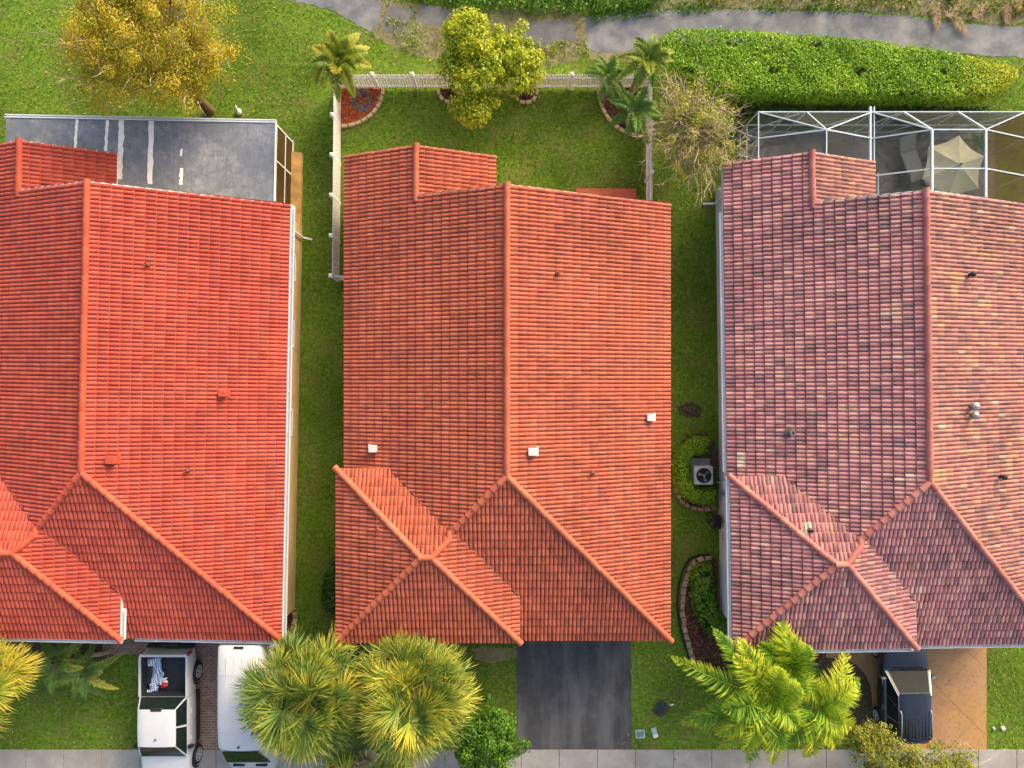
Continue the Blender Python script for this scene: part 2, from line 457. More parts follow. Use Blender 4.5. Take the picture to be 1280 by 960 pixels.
def facet_arrays(poly, d, e, ze, g, seed, amp=.066):
    d = np.array(d, float); p_ = np.array([-d[1], d[0]])
    P = np.array(poly, float)
    us = P @ p_; vs = e - P @ d
    u0 = math.floor(us.min()/PER)*PER; u1 = math.ceil(us.max()/PER)*PER
    k0 = math.floor((vs.min()-.01)/EXP); k1 = math.ceil(vs.max()/EXP)
    n = 10
    U = np.arange(u0, u1+1e-6, PER/n)
    vv, lift = [], []
    for k in range(k0, k1):
        vv += [k*EXP+.005, (k+1)*EXP-.030, (k+1)*EXP-.004]; lift += [.034, .004, -.012]
    vv = np.array(vv); lift = np.array(lift)
    UU, VV = np.meshgrid(U, vv)
    ph = UU/PER
    roll = np.abs(np.sin(PI*ph))**.42
    r = np.random.default_rng(seed)
    wob = .007*np.sin(UU*1.7+seed)*np.sin(VV*1.3+seed*2) + .003*np.sin(UU*7.1+VV*5.0)
    # each tile sits a little differently
    tu = np.floor(UU/(2*PER)+1e-6).astype(int); tv = np.floor((VV-.003)/EXP).astype(int)
    tu -= tu.min(); tv -= tv.min()
    tilt = r.normal(0, .0022, (tu.max()+2, tv.max()+2))[tu, tv]
    Z = ze + g*VV + amp*roll + LIFT*lift[:, None] + wob + tilt
    XY = e*d[None, None, :] - VV[..., None]*d + UU[..., None]*p_
    V = np.concatenate([XY, Z[..., None]], -1).reshape(-1, 3)
    nr, nc = UU.shape
    idx = np.arange(nr*nc).reshape(nr, nc)
    Q = np.stack([idx[:-1,:-1], idx[:-1,1:], idx[1:,1:], idx[1:,:-1]], -1).reshape(-1, 4)
    # drop far-away cells, then clip to the polygon
    c = V[Q].mean(1)[:, :2]
    area = sum(P[i][0]*P[(i+1)%len(P)][1]-P[(i+1)%len(P)][0]*P[i][1] for i in range(len(P)))
    if area < 0: P = P[::-1]
    inside = np.ones(len(c), bool); border = np.zeros(len(c), bool)
    planes = []
    for i in range(len(P)):
        a, b = P[i], P[(i+1)%len(P)]
        t = (b-a)/np.linalg.norm(b-a); nrm = np.array([t[1], -t[0]])
        planes.append((a, nrm))
        s = (c-a) @ nrm
        inside &= s < .2
        border |= np.abs(s) < .2
    keepb = inside & border; keepi = inside & ~border
    used = np.unique(Q[keepb])
    mp = -np.ones(len(V), int); mp[used] = np.arange(len(used))
    me = bpy.data.meshes.new('tmp'); me.from_pydata(V[used].tolist(), [], mp[Q[keepb]].tolist())
    bm = bmesh.new(); bm.from_mesh(me)
    for a, nrm in planes:
        bmesh.ops.bisect_plane(bm, geom=bm.verts[:]+bm.edges[:]+bm.faces[:], dist=1e-6, plane_co=(a[0],a[1],0), plane_no=(nrm[0],nrm[1],0), clear_outer=True)
    bmesh.ops.triangulate(bm, faces=[f for f in bm.faces if len(f.verts) != 4])
    bm.verts.index_update()
    V2 = np.array([v.co[:] for v in bm.verts]).reshape(-1, 3)
    q2 = np.array([[v.index for v in f.verts] for f in bm.faces if len(f.verts) == 4], int).reshape(-1, 4)
    t2 = np.array([[v.index for v in f.verts] for f in bm.faces if len(f.verts) == 3], int).reshape(-1, 3)
    bm.free(); bpy.data.meshes.remove(me)
    VA = np.concatenate([V, V2]); 
    quads = np.concatenate([Q[keepi], q2+len(V)]); tris = t2+len(V)
    # per-tile random value
    tab = r.random((4096,))
    ROLL = 1 if seed > 240 else 2
    def rr(f):
        if len(f) == 0: return np.zeros(0)
        cc = VA[f].mean(1)[:, :2]
        uu = np.floor(cc@p_/(ROLL*PER)+1e-4).astype(int); v2 = np.floor((e-cc@d-.001)/EXP).astype(int)
        return tab[(uu*73+v2*1291+seed*17) % 4096]
    uv = np.stack([VA[:, :2]@p_, e-VA[:, :2]@d], -1)
    return VA, quads, tris, rr(quads), rr(tris), uv
LIFT = 1.15

HG = .4167
ZE, ZR, ZW = 2.42, 4.966, 3.165
def z_left(x): return ZE + HG*(6.11-abs(x))
ROOF_FACETS = [  # polygon, downhill direction, eave distance, eave height, slope, is_east
    ([(-6.11,6.77),(-3.26,6.77),(-3.26,8.54),(-6.11,8.54)], (-1,0), 6.11, ZE, HG, 0),
    ([(-6.11,-3.1),(0,-3.1),(0,6.77),(-6.11,6.77)], (-1,0), 6.11, ZE, HG, 0),
    ([(0,-3.1),(-4.45,-3.1),(-2.32,-5.58)], (-1,0), 6.11, ZE, HG, 0),
    ([(0,6.77),(6.11,6.77),(6.11,-9.59),(0,-3.12)], (1,0), 6.11, ZE, HG, 1),
    ([(0,-3.12),(6.11,-9.59),(0,-9.59)], (0,-1), 9.59, ZE, .394, 0),
    ([(0,-3.12),(0,-8.0),(-2.42,-5.68)], (0,-1), 9.59, ZE, .394, 0),
    ([(-3.26,6.3),(-.41,6.3),(-.41,8.54),(-3.26,8.54)], (1,0), -.41, ZE, HG, 1),
    ([(-6.23,-3.06),(-6.23,-9.405),(-2.97,-6.00)], (-1,0), 6.23, ZW, 1.321/3.26, 0),
    ([(-6.23,-3.06),(.466,-3.06),(-2.61,-6.00),(-2.97,-6.00)], (0,1), -3.06, ZW, 1.321/2.94, 0),
    ([(-6.23,-9.405),(.466,-9.405),(-2.61,-6.00),(-2.97,-6.00)], (0,-1), 9.405, ZW, 1.321/3.405, 0),
    ([(.466,-3.06),(.466,-9.405),(-2.61,-6.00)], (1,0), .466, ZW, 1.321/3.076, 0),
]
RIDGES = [
    ((0,6.80,ZR),(0,-3.05,ZR)),
    ((6.12,-9.60,ZE),(0,-3.12,ZR)),
    ((-1.99,-5.226,4.137),(0,-3.12,ZR)),
    ((-6.24,-3.05,ZW),(-2.97,-6.00,4.486)),
    ((-6.24,-9.41,ZW),(-2.97,-6.00,4.486)),
    ((.476,-9.41,ZW),(-2.61,-6.00,4.486)),
    ((-3.01,-6.00,4.486),(-2.57,-6.00,4.486)),
    ((-2.02,-5.44,4.24),(-2.61,-6.00,4.486)),
    ((-2.0,-5.20,4.15),(-2.02,-5.50,4.26)),
    ((-3.26,8.57,3.607),(-3.26,6.55,3.607)),
]

def ridge_caps(p0, p1, mat, parent, seed, r0=.112):
    """lapped half-round cap tiles from p0 (low end) up to p1"""
    p0, p1 = Vector(p0), Vector(p1)
    L = (p1-p0).length; n = max(1, round(L/.33)); d = (p1-p0)/L
    sd = d.cross(Vector((0,0,1))).normalized(); up = sd.cross(d).normalized()
    V, Q, R = [], [], []
    r = random.Random(seed)
    seg = 10
    for i in range(n):
        a = p0 + d*(L*i/n - .03); b = p0 + d*(L*(i+1)/n + .03)
        rv = r.random(); j = r.uniform(-.006,.006)
        base = len(V)
        for c, rr_, lift in ((a, r0*1.10, .042), (b, r0*.91, .010)):
            for k in range(seg+1):
                t = PI*(-.08 + 1.16*k/seg)
                V.append(c + sd*(math.cos(t)*rr_+j) + up*(math.sin(t)*rr_*.95+lift))
        for k in range(seg):
            Q.append((base+k, base+k+1, base+seg+1+k+1, base+seg+1+k)); R.append(rv)
        # butt end thickness
        e0 = len(V)
        for k in range(seg+1):
            t = PI*(-.08 + 1.16*k/seg)
            V.append(a + sd*(math.cos(t)*r0*.9+j) + up*(math.sin(t)*r0*.9*.95+.02))
        for k in range(seg):
            Q.append((base+k, base+k+1, e0+k+1, e0+k)); R.append(rv)
    uv = np.array([((v-p0).dot(sd)+7, (v-p0).dot(d)) for v in V])
    o = mesh_np('ridge_cap', [v[:] for v in V], [np.array(Q)], mat, parent, rnd=R, uv=uv, smooth=True, sharp=50)
    return o

def house(label, loc, rz, seed, tiles, east_tiles, caps, wall_mat, trim_mat, gutters, wx=5.68):
    t = thing('tile_roof_house', label, 'house', loc, rz, 'houses along the street')
    VV, QQ, TT, RQ, RT, UV, MQ, MT = [], [], [], [], [], [], [], []
    off = 0
    for i, (poly, d, e, ze, g, east) in enumerate(ROOF_FACETS):
        V, q, tr, rq, rt, uv = facet_arrays(poly, d, e, ze, g, seed*31+i)
        VV.append(V); QQ.append(q+off); TT.append(tr+off); RQ.append(rq); RT.append(rt); UV.append(uv)
        MQ.append(np.full(len(q), east)); MT.append(np.full(len(tr), east)); off += len(V)
    ro = mesh_np('roof', np.concatenate(VV), [np.concatenate(QQ), np.concatenate(TT)], tiles, t,
                 rnd=np.concatenate(RQ+RT), uv=np.concatenate(UV), smooth=True, sharp=60)
    if east_tiles:
        ro.data.materials.append(east_tiles)
        ro.data.polygons.foreach_set('material_index', np.concatenate(MQ+MT).astype(np.int32))
    for i, (a, b) in enumerate(RIDGES):
        ridge_caps(a, b, caps, ro, seed*100+i)
    for a, b in (((-4.28,-3.10,3.20),(-2.05,-5.20,4.13)), ((-1.95,-5.36,4.12),(.44,-7.72,3.20))):
        m = MB(); m.bar((a[0],a[1],a[2]+.045),(b[0],b[1],b[2]+.045),.05,.03); m.build('valley_flashing', M['valley'], ro)
    # walls with gable ends
    w = MB()
    w.prism([(-wx,-9.05),(wx,-9.15),(wx,6.45),(-.85,6.45),(-.85,8.2),(-wx,8.2)], 0, ZE-.07)
    w.prism([(-5.72,-8.95),(.0,-8.95),(.0,-4.0),(-5.72,-4.0)], 0, ZW-.07)
    def gable(y, x0, xr, zr, x1, th=.12):
        v = [(x0,y,ZE-.16),(x1,y,ZE-.16),(xr,y,zr-.10),(x0,y-th,ZE-.16),(x1,y-th,ZE-.16),(xr,y-th,zr-.10)]
        w.add(v, [(0,1,2),(5,4,3),(0,2,5,3),(2,1,4,5),(1,0,3,4)])
    gable(6.44, -5.9, 0, ZR, 5.9); gable(8.19, -5.9, -3.26, 3.607, -.6)
    w.build('wall', wall_mat, t)
    # eaves: soffit boards, fascia and rakes
    s = MB()
    s.prism([(-6.06,-3.3),(-6.06,8.5),(-.46,8.5),(-.46,6.73),(6.06,6.73),(6.06,-9.54),(.3,-9.54),(.3,-3.3)], ZE-.13, ZE-.05)
    s.prism([(-6.18,-3.1),(-6.18,-9.36),(.42,-9.36),(.42,-3.1)], ZW-.13, ZW-.04)
    s.build('soffit', trim_mat, ro)
    f = MB()
    for (p, q) in (((6.12,6.7,ZE-.03),(0,6.76,ZR-.03)), ((0,6.76,ZR-.03),(-3.3,6.76,z_left(3.3)-.03)),
                   ((-6.12,8.5,ZE-.03),(-3.26,8.53,3.607-.03)), ((-3.26,8.53,3.607-.03),(-.4,8.5,ZE-.03))):
        f.bar(p, q, .03, .16)
    f.bar((6.10,6.75,ZE-.06),(6.10,-9.58,ZE-.06),.03,.13); f.bar((-6.10,8.5,ZE-.06),(-6.10,-3.1,ZE-.06),.03,.13)
    f.bar((6.1,-9.58,ZE-.06),(.48,-9.58,ZE-.06),.03,.13)
    f.bar((-6.22,-3.1,ZW-.06),(-6.22,-9.39,ZW-.06),.03,.13); f.bar((-6.2,-9.395,ZW-.06),(.45,-9.395,ZW-.06),.03,.13)
    f.bar((.456,-9.38,ZW-.06),(.456,-7.7,ZW-.06),.03,.13)
    f.build('fascia', trim_mat, ro)
    for (p, q) in gutters:
        p, q = Vector(p), Vector(q); d = (q-p).normalized(); n = Vector((d.y,-d.x,0))   # n points outwards
        m = MB()
        for o_, dz, ww, hh in ((.004,-.06,.008,.11),(.115,-.05,.012,.13),(.06,-.112,.11,.008)):
            m.bar(p+n*o_+Vector((0,0,dz)), q+n*o_+Vector((0,0,dz)), ww, hh)
        L = (q-p).length; k = int(L/.75)
        for i in range(k+1):
            c = p + d*(L*i/max(1,k)); m.bar(c+n*.0+Vector((0,0,.0)), c+n*.12+Vector((0,0,.0)), .02, .008)
        m.build('gutter', M['alu'], ro)
    # openings
    def window(x, y, nx, ny, zc, ww, hh):
        h = ww/2
        tx, ty = -ny, nx
        fr = MB(); pane = MB()
        a = Vector((x, y, zc)); tv = Vector((tx, ty, 0)); nv = Vector((nx, ny, 0)); uz = Vector((0,0,1))
        for sgn in (-1, 1):
            fr.bar(a+tv*h*sgn-uz*hh/2+nv*.02, a+tv*h*sgn+uz*hh/2+nv*.02, .06, .06, up=(nx,ny,0))
            fr.bar(a-tv*(h-.03)+uz*hh/2*sgn+nv*.02, a+tv*(h-.03)+uz*hh/2*sgn+nv*.02, .05, .06)
        fr.bar(a-tv*(h-.03)+nv*.018, a+tv*(h-.03)+nv*.018, .04, .03)
        pane.bar(a-uz*(hh/2-.02)+nv*.008, a+uz*(hh/2-.02)+nv*.008, ww-.05, .012, up=(nx,ny,0))
        fo = fr.build('window', M['white'], t); pane.build('pane', M['glass'], fo)
    for y in (-1.5, 2.0, 4.6): window(wx, y, 1, 0, 1.5, 1.0, 1.1); window(-wx, y, -1, 0, 1.5, 1.0, 1.1)
    window(-2.9, -9.05, 0, -1, 1.45, 1.6, 1.3); window(-3.4, 8.2, 0, 1, 1.4, 1.6, 1.2)
    m = MB()
    for k in range(4): m.rbox(1.0, 5.2, -9.19, -9.152, .02+k*.53, .53+k*.53, .012)
    m.build('garage_door', M['white'], t)
    m = MB(); m.rbox(2.2, 4.0, 6.452, 6.49, .05, 2.05, .01); dr = m.build('patio_door', M['white'], t)
    m = MB(); m.rbox(2.32, 3.05, 6.492, 6.505, .15, 1.95, .01); m.rbox(3.15, 3.88, 6.492, 6.505, .15, 1.95, .01); m.build('pane', M['glass'], dr)
    return t, ro

def to_local(t, x, y):
    c, s = math.cos(t.rotation_euler[2]), math.sin(t.rotation_euler[2])
    dx, dy = x-t.location[0], y-t.location[1]
    return (c*dx+s*dy, -s*dx+c*dy)

def roof_z(lx, ly):
    zs = []
    for poly, d, e, ze, g, _ in ROOF_FACETS:
        P = poly; a = sum(P[i][0]*P[(i+1)%len(P)][1]-P[(i+1)%len(P)][0]*P[i][1] for i in range(len(P)))
        if a < 0: P = P[::-1]
        ok = all((P[(i+1)%len(P)][0]-P[i][0])*(ly-P[i][1])-(P[(i+1)%len(P)][1]-P[i][1])*(lx-P[i][0]) >= -.02 for i in range(len(P)))
        if ok: zs.append((ze+g*(e-(lx*d[0]+ly*d[1])), d, g))
    return max(zs) if zs else (ZE, (1,0), HG)

def on_roof(t, px, py, h=.15):
    z = 3.5
    for _ in range(6):
        lx, ly = to_local(t, *at(px, py, z+h)); z, d, g = roof_z(lx, ly)
    return lx, ly, z

def vent_pipe(t, ro, px, py, mat, h=.28, r=.05, hood=False):
    x, y, z = on_roof(t, px, py, h*.7)
    m = MB()
    m.lathe((x,y,z-.1), [(r*1.9,.1),(r*1.5,.17),(r,.2),(r,h+.1),(r*.75,h+.1),(r*.75,h-.02)], 12)
    o = m.build('vent_pipe', mat, ro, smooth=True)
    fl = MB(); fl.lathe((x,y,z), [(r*2.0,.075),(r*1.9,.095),(r*1.15,.105)], 12); fl.build('flashing', M['lead'], ro)
    if hood:
        m = MB(); m.lathe((x,y,z-.02), [(r*1.2,h+.0),(r*2.0,h+.03),(r*1.9,h+.08),(r*.4,h+.13)], 12); m.build('hood', mat, ro, smooth=True)
    return o

def box_vent(t, ro, px, py, mat, w=.2):
    x, y, z = on_roof(t, px, py, .22)
    m = MB()
    m.rbox(x-w*1.1, x+w*1.1, y-w*.9, y+w*.9, z-.02, z+.03, .02)
    m.rbox(x-w*.62, x+w*.62, y-w*.62, y+w*.62, z+.0, z+.2, .01)
    m.rbox(x-w*.85, x+w*.85, y-w*.72, y+w*.72, z+.2, z+.28, .03)
    return m.build('roof_vent', mat, ro)

EAVE_GUT = ZE
house_a, roof_a = house('house with the plain orange tile roof in the middle, white picket fence behind it', (-.176, 0), 0.0, 3,
    M['tile_orange'], None, M['cap_orange'], M['peach_wall'], M['peach_wall'], [])
house_b, roof_b = house('house with the bright scarlet tile roof and grey sheet patio cover, beside the white pickup', (-14.52, .1), rad(-1.16), 5,
    M['tile_scarlet'], None, M['cap_scarlet'], M['tan_wall'], M['white'],
    [((6.115,-9.5,ZE),(6.115,6.7,ZE)), ((.6,-9.6,ZE),(6.1,-9.6,ZE)), ((-6.2,-9.42,ZW),(.5,-9.42,ZW)), ((.475,-9.4,ZW),(.475,-8.3,ZW))], wx=5.83)
house_c, roof_c = house('house with the faded mauve and brown mottled tile roof, screened pool cage behind it', (14.1, -.2), rad(.8), 8,
    M['tile_mauve'], M['tile_mauve_sunwarm_worn'], M['cap_mauve'], M['white_wall'], M['white_wall'],
    [((-6.115,6.7,ZE),(-6.115,-3.0,ZE)), ((-6.235,-3.1,ZW),(-6.235,-9.4,ZW)), ((-6.2,-9.42,ZW),(.45,-9.42,ZW)), ((.6,-9.6,ZE),(6.1,-9.6,ZE))])

def repaint(t, ro, spots):
    """odd replacement tiles: give the faces inside small rectangles another tile tint"""
    me = ro.data; n = len(me.polygons)
    c = np.zeros(n*3, dtype=np.float32); me.polygons.foreach_get('center', c); c = c.reshape(-1,3)
    a = me.attributes['rnd']; v = np.zeros(n, dtype=np.float32); a.data.foreach_get('value', v)
    for lx, ly, hx_, hy_, val in spots:
        x0_ = math.floor((lx-hx_)/PER)*PER; y0_ = math.floor((ly-hy_)/PER)*PER
        k = (c[:,0] > x0_) & (c[:,0] < x0_+2*hx_) & (c[:,1] > y0_) & (c[:,1] < y0_+2*hy_)
        v[k] = val
    a.data.foreach_set('value', v)
r_ = random.Random(12)
sp = []
for px, py in ((935,571),(1013,655)):
    lx, ly, z = on_roof(house_c, px, py, 0); sp.append((lx, ly, .16, .30, 1.0))
for k in range(24): sp.append((r_.uniform(.4,5.6), r_.uniform(-3.5,6.5), .159*r_.choice((1,1,2)), .15*r_.choice((1,1,2)), r_.choice((.955,.965,.97,.93,.9,.1))))
for k in range(26): sp.append((r_.uniform(-5.8,-.4), r_.uniform(-3,8), .159, .15, r_.choice((.05,.9,.95,.97))))
repaint(house_c, roof_c, sp)
for px, py in ((466,561),(666,565),(814,522)): box_vent(house_a, roof_a, px, py, M['ventwhite'], .19)
for px, py in ((697,341),(741,592),(472,662)): vent_pipe(house_a, roof_a, px, py, M['cap_orange'])
box_vent(house_b, roof_b, 138, 575, M['cap_scarlet'], .2); box_vent(house_b, roof_b, 278, 492, M['cap_scarlet'], .17)
for px, py in ((233,588),(183,330)): vent_pipe(house_b, roof_b, px, py, M['cap_scarlet'])
vent_pipe(house_c, roof_c, 990, 541, M['grey_metal'], .3, .09)
vent_pipe(house_c, roof_c, 1217, 508, M['grey_metal'], .34, .07, True); vent_pipe(house_c, roof_c, 1217, 519, M['grey_metal'], .3, .06, True)
for px, py in ((1253,596),(1214,343)): vent_pipe(house_c, roof_c, px, py, M['black'], .3, .05, True)
vent_pipe(house_c, roof_c, 1014, 664, M['dark_metal'], .26, .05)

def downspout(t, ro, pts):
    m = MB()
    for a, b in zip(pts[:-1], pts[1:]): m.bar(a, b, .07, .06)
    m.build('downspout', M['white'], ro)
x, y = to_local(house_b, *at(372,288,1.5)); 
downspout(house_b, roof_b, [(6.2,y,ZE-.1),(5.92,y,ZE-.45),(5.92,y,.2),(6.25,y-.06,.05)])
x, y = to_local(house_c, *at(893,248,1.0)); 
downspout(house_c, roof_c, [(-6.2,y,ZE-.1),(-5.76,y,ZE-.4),(-5.76,y,.2),(-6.2,y+.03,.05)])
# electrics on the side wall of the mottled house
wx = -5.68
for nme, (y0, y1, z0, z1, dp) in {'meter_box': (-3.45,-3.2,1.2,1.7,.14), 'breaker_box': (-3.85,-3.55,1.0,1.6,.12), 'junction_box': (-4.15,-4.0,.6,.9,.1)}.items():
    m = MB(); m.rbox(wx-.04-dp, wx-.045, y0, y1, z0, z1, .015); m.build(nme, M['alu'] if nme != 'junction_box' else M['bin_grey'], house_c)
m = MB(); m.tube([(wx-.1,-3.3,1.7),(wx-.1,-3.3,2.3)], .03, 8); m.tube([(wx-.1,-3.7,1.0),(wx-.1,-3.72,.02)], .025, 8)
m.tube([(wx-.08,-6.0,.3),(wx-.08,-6.0,1.6),(wx-.2,-6.05,1.65)], .025, 8); m.tube([(wx-.09,-5.3,.02),(wx-.09,-5.3,1.1),(wx-.25,-5.5,1.15)], .02, 8)
m.build('pipe', M['alu'], house_c)
# porch of the middle house
m = MB(); m.rbox(-1.65,-.05,-9.78,-9.06,.0,.13,.01); m.build('porch_slab', M['terracotta'], house_a)
m = MB(); m.rbox(-1.72,.0,-9.97,-9.79,0,.17,.03); m.rbox(-1.74,-1.55,-10.35,-9.98,0,.17,.03); m.build('porch_edge', M['gravel'], house_a)
m = MB(); m.rbox(-1.80,-1.62,-9.35,-9.17,.131,ZW-.14,.02); m.rbox(-1.84,-1.58,-9.39,-9.13,.131,.3,.01); m.build('porch_post', M['white'], house_a)
# ------------------------------------------------------------------ ground
def struct(name, mb_or_o, mat=None):
    o = mb_or_o.build(name, mat) if isinstance(mb_or_o, MB) else mb_or_o
    o['kind'] = 'structure'
    return o

def sheet(name, pts, z, mat, th=None):
    m = MB()
    if th: m.prism(pts, z-th, z)
    else:
        n = len(pts)
        a = sum(pts[i][0]*pts[(i+1)%n][1]-pts[(i+1)%n][0]*pts[i][1] for i in range(n))
        if a < 0: pts = pts[::-1]
        m.add([(x,y,z) for x,y in pts], [tuple(range(n))])
    return struct(name, m, mat)

def rough(pts, step=.25, amp=.06, seed=0):
    """outline with an uneven, crumbled edge"""
    r = random.Random(seed); out = []
    n = len(pts); amp = min(amp, step*.33)
    for i in range(n):
        a, b = Vector(pts[i]), Vector(pts[(i+1)%n]); L = (b-a).length; k = max(1, int(L/step))
        for j in range(k):
            p = a.lerp(b, j/k); out.append((p.x+r.gauss(0,amp), p.y+r.gauss(0,amp)))
    return out

def smooth_poly(pts, it=2):
    for _ in range(it):
        o = []
        for i in range(len(pts)):
            a, b = pts[i], pts[(i+1)%len(pts)]
            o.append((a[0]*.75+b[0]*.25, a[1]*.75+b[1]*.25)); o.append((a[0]*.25+b[0]*.75, a[1]*.25+b[1]*.75))
        pts = o
    return pts

m = MB(); m.quad((-160,-160,0),(160,-160,0),(160,160,0),(-160,160,0)); struct('lawn', m, M['lawn'])
SW0, SW1 = at(0,937)[1], at(0,937)[1]-1.5
m = MB(); xj = at(699,0)[0]
for k in range(-26, 27):
    m.rbox(xj+k*1.557+.008, xj+(k+1)*1.557-.008, SW1, SW0, -.05, .03, .012)
struct('sidewalk', m, M['concrete'])
m = MB(); m.box(-60,60,SW1-2.6,SW1-2.45,-.1,.12); struct('kerb', m, M['concrete'])
m = MB(); m.quad((-160,SW1-9.6,.004),(160,SW1-9.6,.004),(160,SW1-2.6,.004),(-160,SW1-2.6,.004)); struct('road', m, M['road'])
# driveways
A = at(646,790)[0]; B = at(789,790)[0]
sheet('driveway', rough([(A,SW0+.02),(B,SW0+.02),(B,-9.1),(A,-9.1)], .2, .012, 1), .012, M['asphalt'], .1)
dl = [at(172,937),at(341,937),at(341,780),at(172,780)]
sheet('driveway', [(p[0], max(p[1], SW0+.01)) for p in dl], .012, M['pavers'], .1)
sheet('walkway', [at(128,818),at(171.5,818),at(171.5,785),at(128,785)], .010, M['pavers'], .1)
dr_pts = [at(1233,940),at(1233,780),at(1025,780),at(1033,822),at(1058,824),at(1072,832),at(1083,845),at(1089,862),at(1091,890),at(1091,940)]
dr_pts = [(x, max(y, SW0+.01)) for x, y in dr_pts]
sheet('driveway', dr_pts, .012, M['stamped'], .1)
# scored diagonal joints in the tan drive
m = MB()
x0, x1 = at(1093,0)[0], at(1232.5,0)[0]
for k in range(-5, 8):
    for s in (1, -1):
        yb = -15.2 + k*2.7
        pa, pb = [], []
        # clip line y = yb + s*(x-x0) to the rectangle
        pts = []
        for xx in np.linspace(x0+.02, x1-.02, 60):
            yy = yb + s*(xx-x0)
            if SW0+.03 < yy < -9.2: pts.append((xx, yy))
        if len(pts) > 2:
            a, b = pts[0], pts[-1]
            d = Vector((b[0]-a[0], b[1]-a[1])).normalized(); n = Vector((-d.y, d.x))*.006
            z = .0165 if s > 0 else .0195
            m.quad((a[0]-n.x,a[1]-n.y,z),(b[0]-n.x,b[1]-n.y,z),(b[0]+n.x,b[1]+n.y,z),(a[0]+n.x,a[1]+n.y,z))
struct('driveway_joints', m, M['joint'])
# worn bare earth round the old path, and the path itself in broken pieces
sheet('dirt', rough(smooth_poly(poly_at([(440,-8),(500,2),(560,10),(640,12),(735,8),(735,70),(690,82),(640,80),(560,78),(520,70),(480,52),(440,25)]),1), .12, .10, 4), .004, M['dirt'])
sheet('dirt', rough(smooth_poly(poly_at([(735,55),(800,45),(825,50),(815,72),(770,80),(740,78)]),1), .12, .07, 5), .003, M['dirt'])
sheet('path', rough(poly_at([(330,-40),(440,-18),(478,4),(474,30),(462,40),(440,26),(405,10),(350,-2),(330,-8)]), .12, .035, 6), .010, M['path'])
sheet('path', rough(poly_at([(484,6),(520,14),(512,22),(496,48),(478,36)]), .1, .03, 7), .009, M['pathdark'])
sheet('path', rough(poly_at([(526,4),(566,14),(580,28),(548,34),(520,28)]), .1, .04, 17), .009, M['pathdark'])
sheet('path', rough(poly_at([(650,28),(716,26),(722,54),(694,52),(676,60),(655,50)]), .1, .03, 8), .009, M['pathdark'])
sheet('path', rough(poly_at([(732,22),(830,12),(930,12),(1030,14),(1130,20),(1200,30),(1330,36),(1450,40),(1450,86),(1300,74),(1240,70),(1150,62),(1050,56),(900,54),(815,56),(790,66),(745,66),(732,60)]), .12, .03, 9), .010, M['path'])
sheet('dirt', rough(smooth_poly(poly_at([(700,-30),(1180,-30),(1300,-10),(1290,34),(1190,24),(1080,12),(900,10),(760,12)]),1), .15, .09, 12), .0045, M['dirt'])
# bare soil at the house fronts, under palms
def soil(pts, seed, z=.006, mat='soil'): sheet('soil', rough(smooth_poly(poly_at(pts), 1), .12, .04, seed), z, M[mat])
soil([(20,790),(150,790),(150,818),(128,830),(60,838),(15,830)], 21)
soil([(585,808),(648,808),(645,826),(600,830)], 22, mat='dirt')
soil([(1005,790),(1092,822),(1090,940),(1065,900),(1050,850),(1010,835)], 24)
soil([(845,545),(898,540),(898,640),(845,632)], 25)
soil([(420,795),(580,795),(585,830),(420,835)], 26, z=.005)
soil([(845,505),(872,503),(878,520),(850,524)], 27, z=.005)
# slab behind the middle house
m = MB(); m.rbox(at(720,0)[0], at(795,0)[0], 6.5, at(0,236)[1], 0, .06, .01); struct('patio_slab', m, M['terracotta'])

# ------------------------------------------------------------------ planting beds
def stone(mb, x, y, a, L, W, h, r, j=.12):
    c, s = math.cos(a), math.sin(a)
    def q(u, v, z): return (x+c*u-s*v, y+s*u+c*v, z)
    jj = lambda: 1+r.uniform(-j, j)
    base = [(-L/2*jj(),-W/2*jj()),(L/2*jj(),-W/2*jj()),(L/2*jj(),W/2*jj()),(-L/2*jj(),W/2*jj())]
    mb.add([q(u,v,0) for u,v in base]+[q(u*.99,v*.99,h*.7) for u,v in base]+[q(u*.82,v*.78,h*jj()) for u,v in base],
           [(3,2,1,0),(8,9,10,11)]+[(i,(i+1)%4,4+(i+1)%4,4+i) for i in range(4)]+[(4+i,4+(i+1)%4,8+(i+1)%4,8+i) for i in range(4)])

def chips(parent, pts, mat, n, seed, z=.035):
    """loose bark chips filling a bed"""
    r = np.random.default_rng(seed)
    P = np.array(pts); lo, hi = P.min(0), P.max(0)
    c = r.uniform(lo, hi, (n*3, 2)); c = c[inpoly(c, P)][:n]; n = len(c)
    a = r.uniform(0, 2*PI, n); L = r.uniform(.03,.07,n); W = r.uniform(.012,.03,n)
    ux = np.stack([np.cos(a),np.sin(a)],1)*L[:,None]; uy = np.stack([-np.sin(a),np.cos(a)],1)*W[:,None]
    zz = z+r.uniform(0,.03,n); t = r.uniform(-.02,.02,(n,2))
    V = np.stack([np.c_[c-ux-uy,zz-t[:,0]],np.c_[c+ux-uy,zz+t[:,1]],np.c_[c+ux+uy,zz+t[:,0]],np.c_[c-ux+uy,zz-t[:,1]]],1).reshape(-1,3)
    return V, np.arange(4*n).reshape(-1,4), r.random(n)

def inpoly(P, poly):
    poly = np.asarray(poly); x, y = P[:,0], P[:,1]; ins = np.zeros(len(P), bool)
    j = len(poly)-1
    for i in range(len(poly)):
        xi, yi, xj_, yj = poly[i][0], poly[i][1], poly[j][0], poly[j][1]
        c = ((yi > y) != (yj > y)) & (x < (xj_-xi)*(y-yi)/(yj-yi+1e-12)+xi)
        ins ^= c; j = i
    return ins

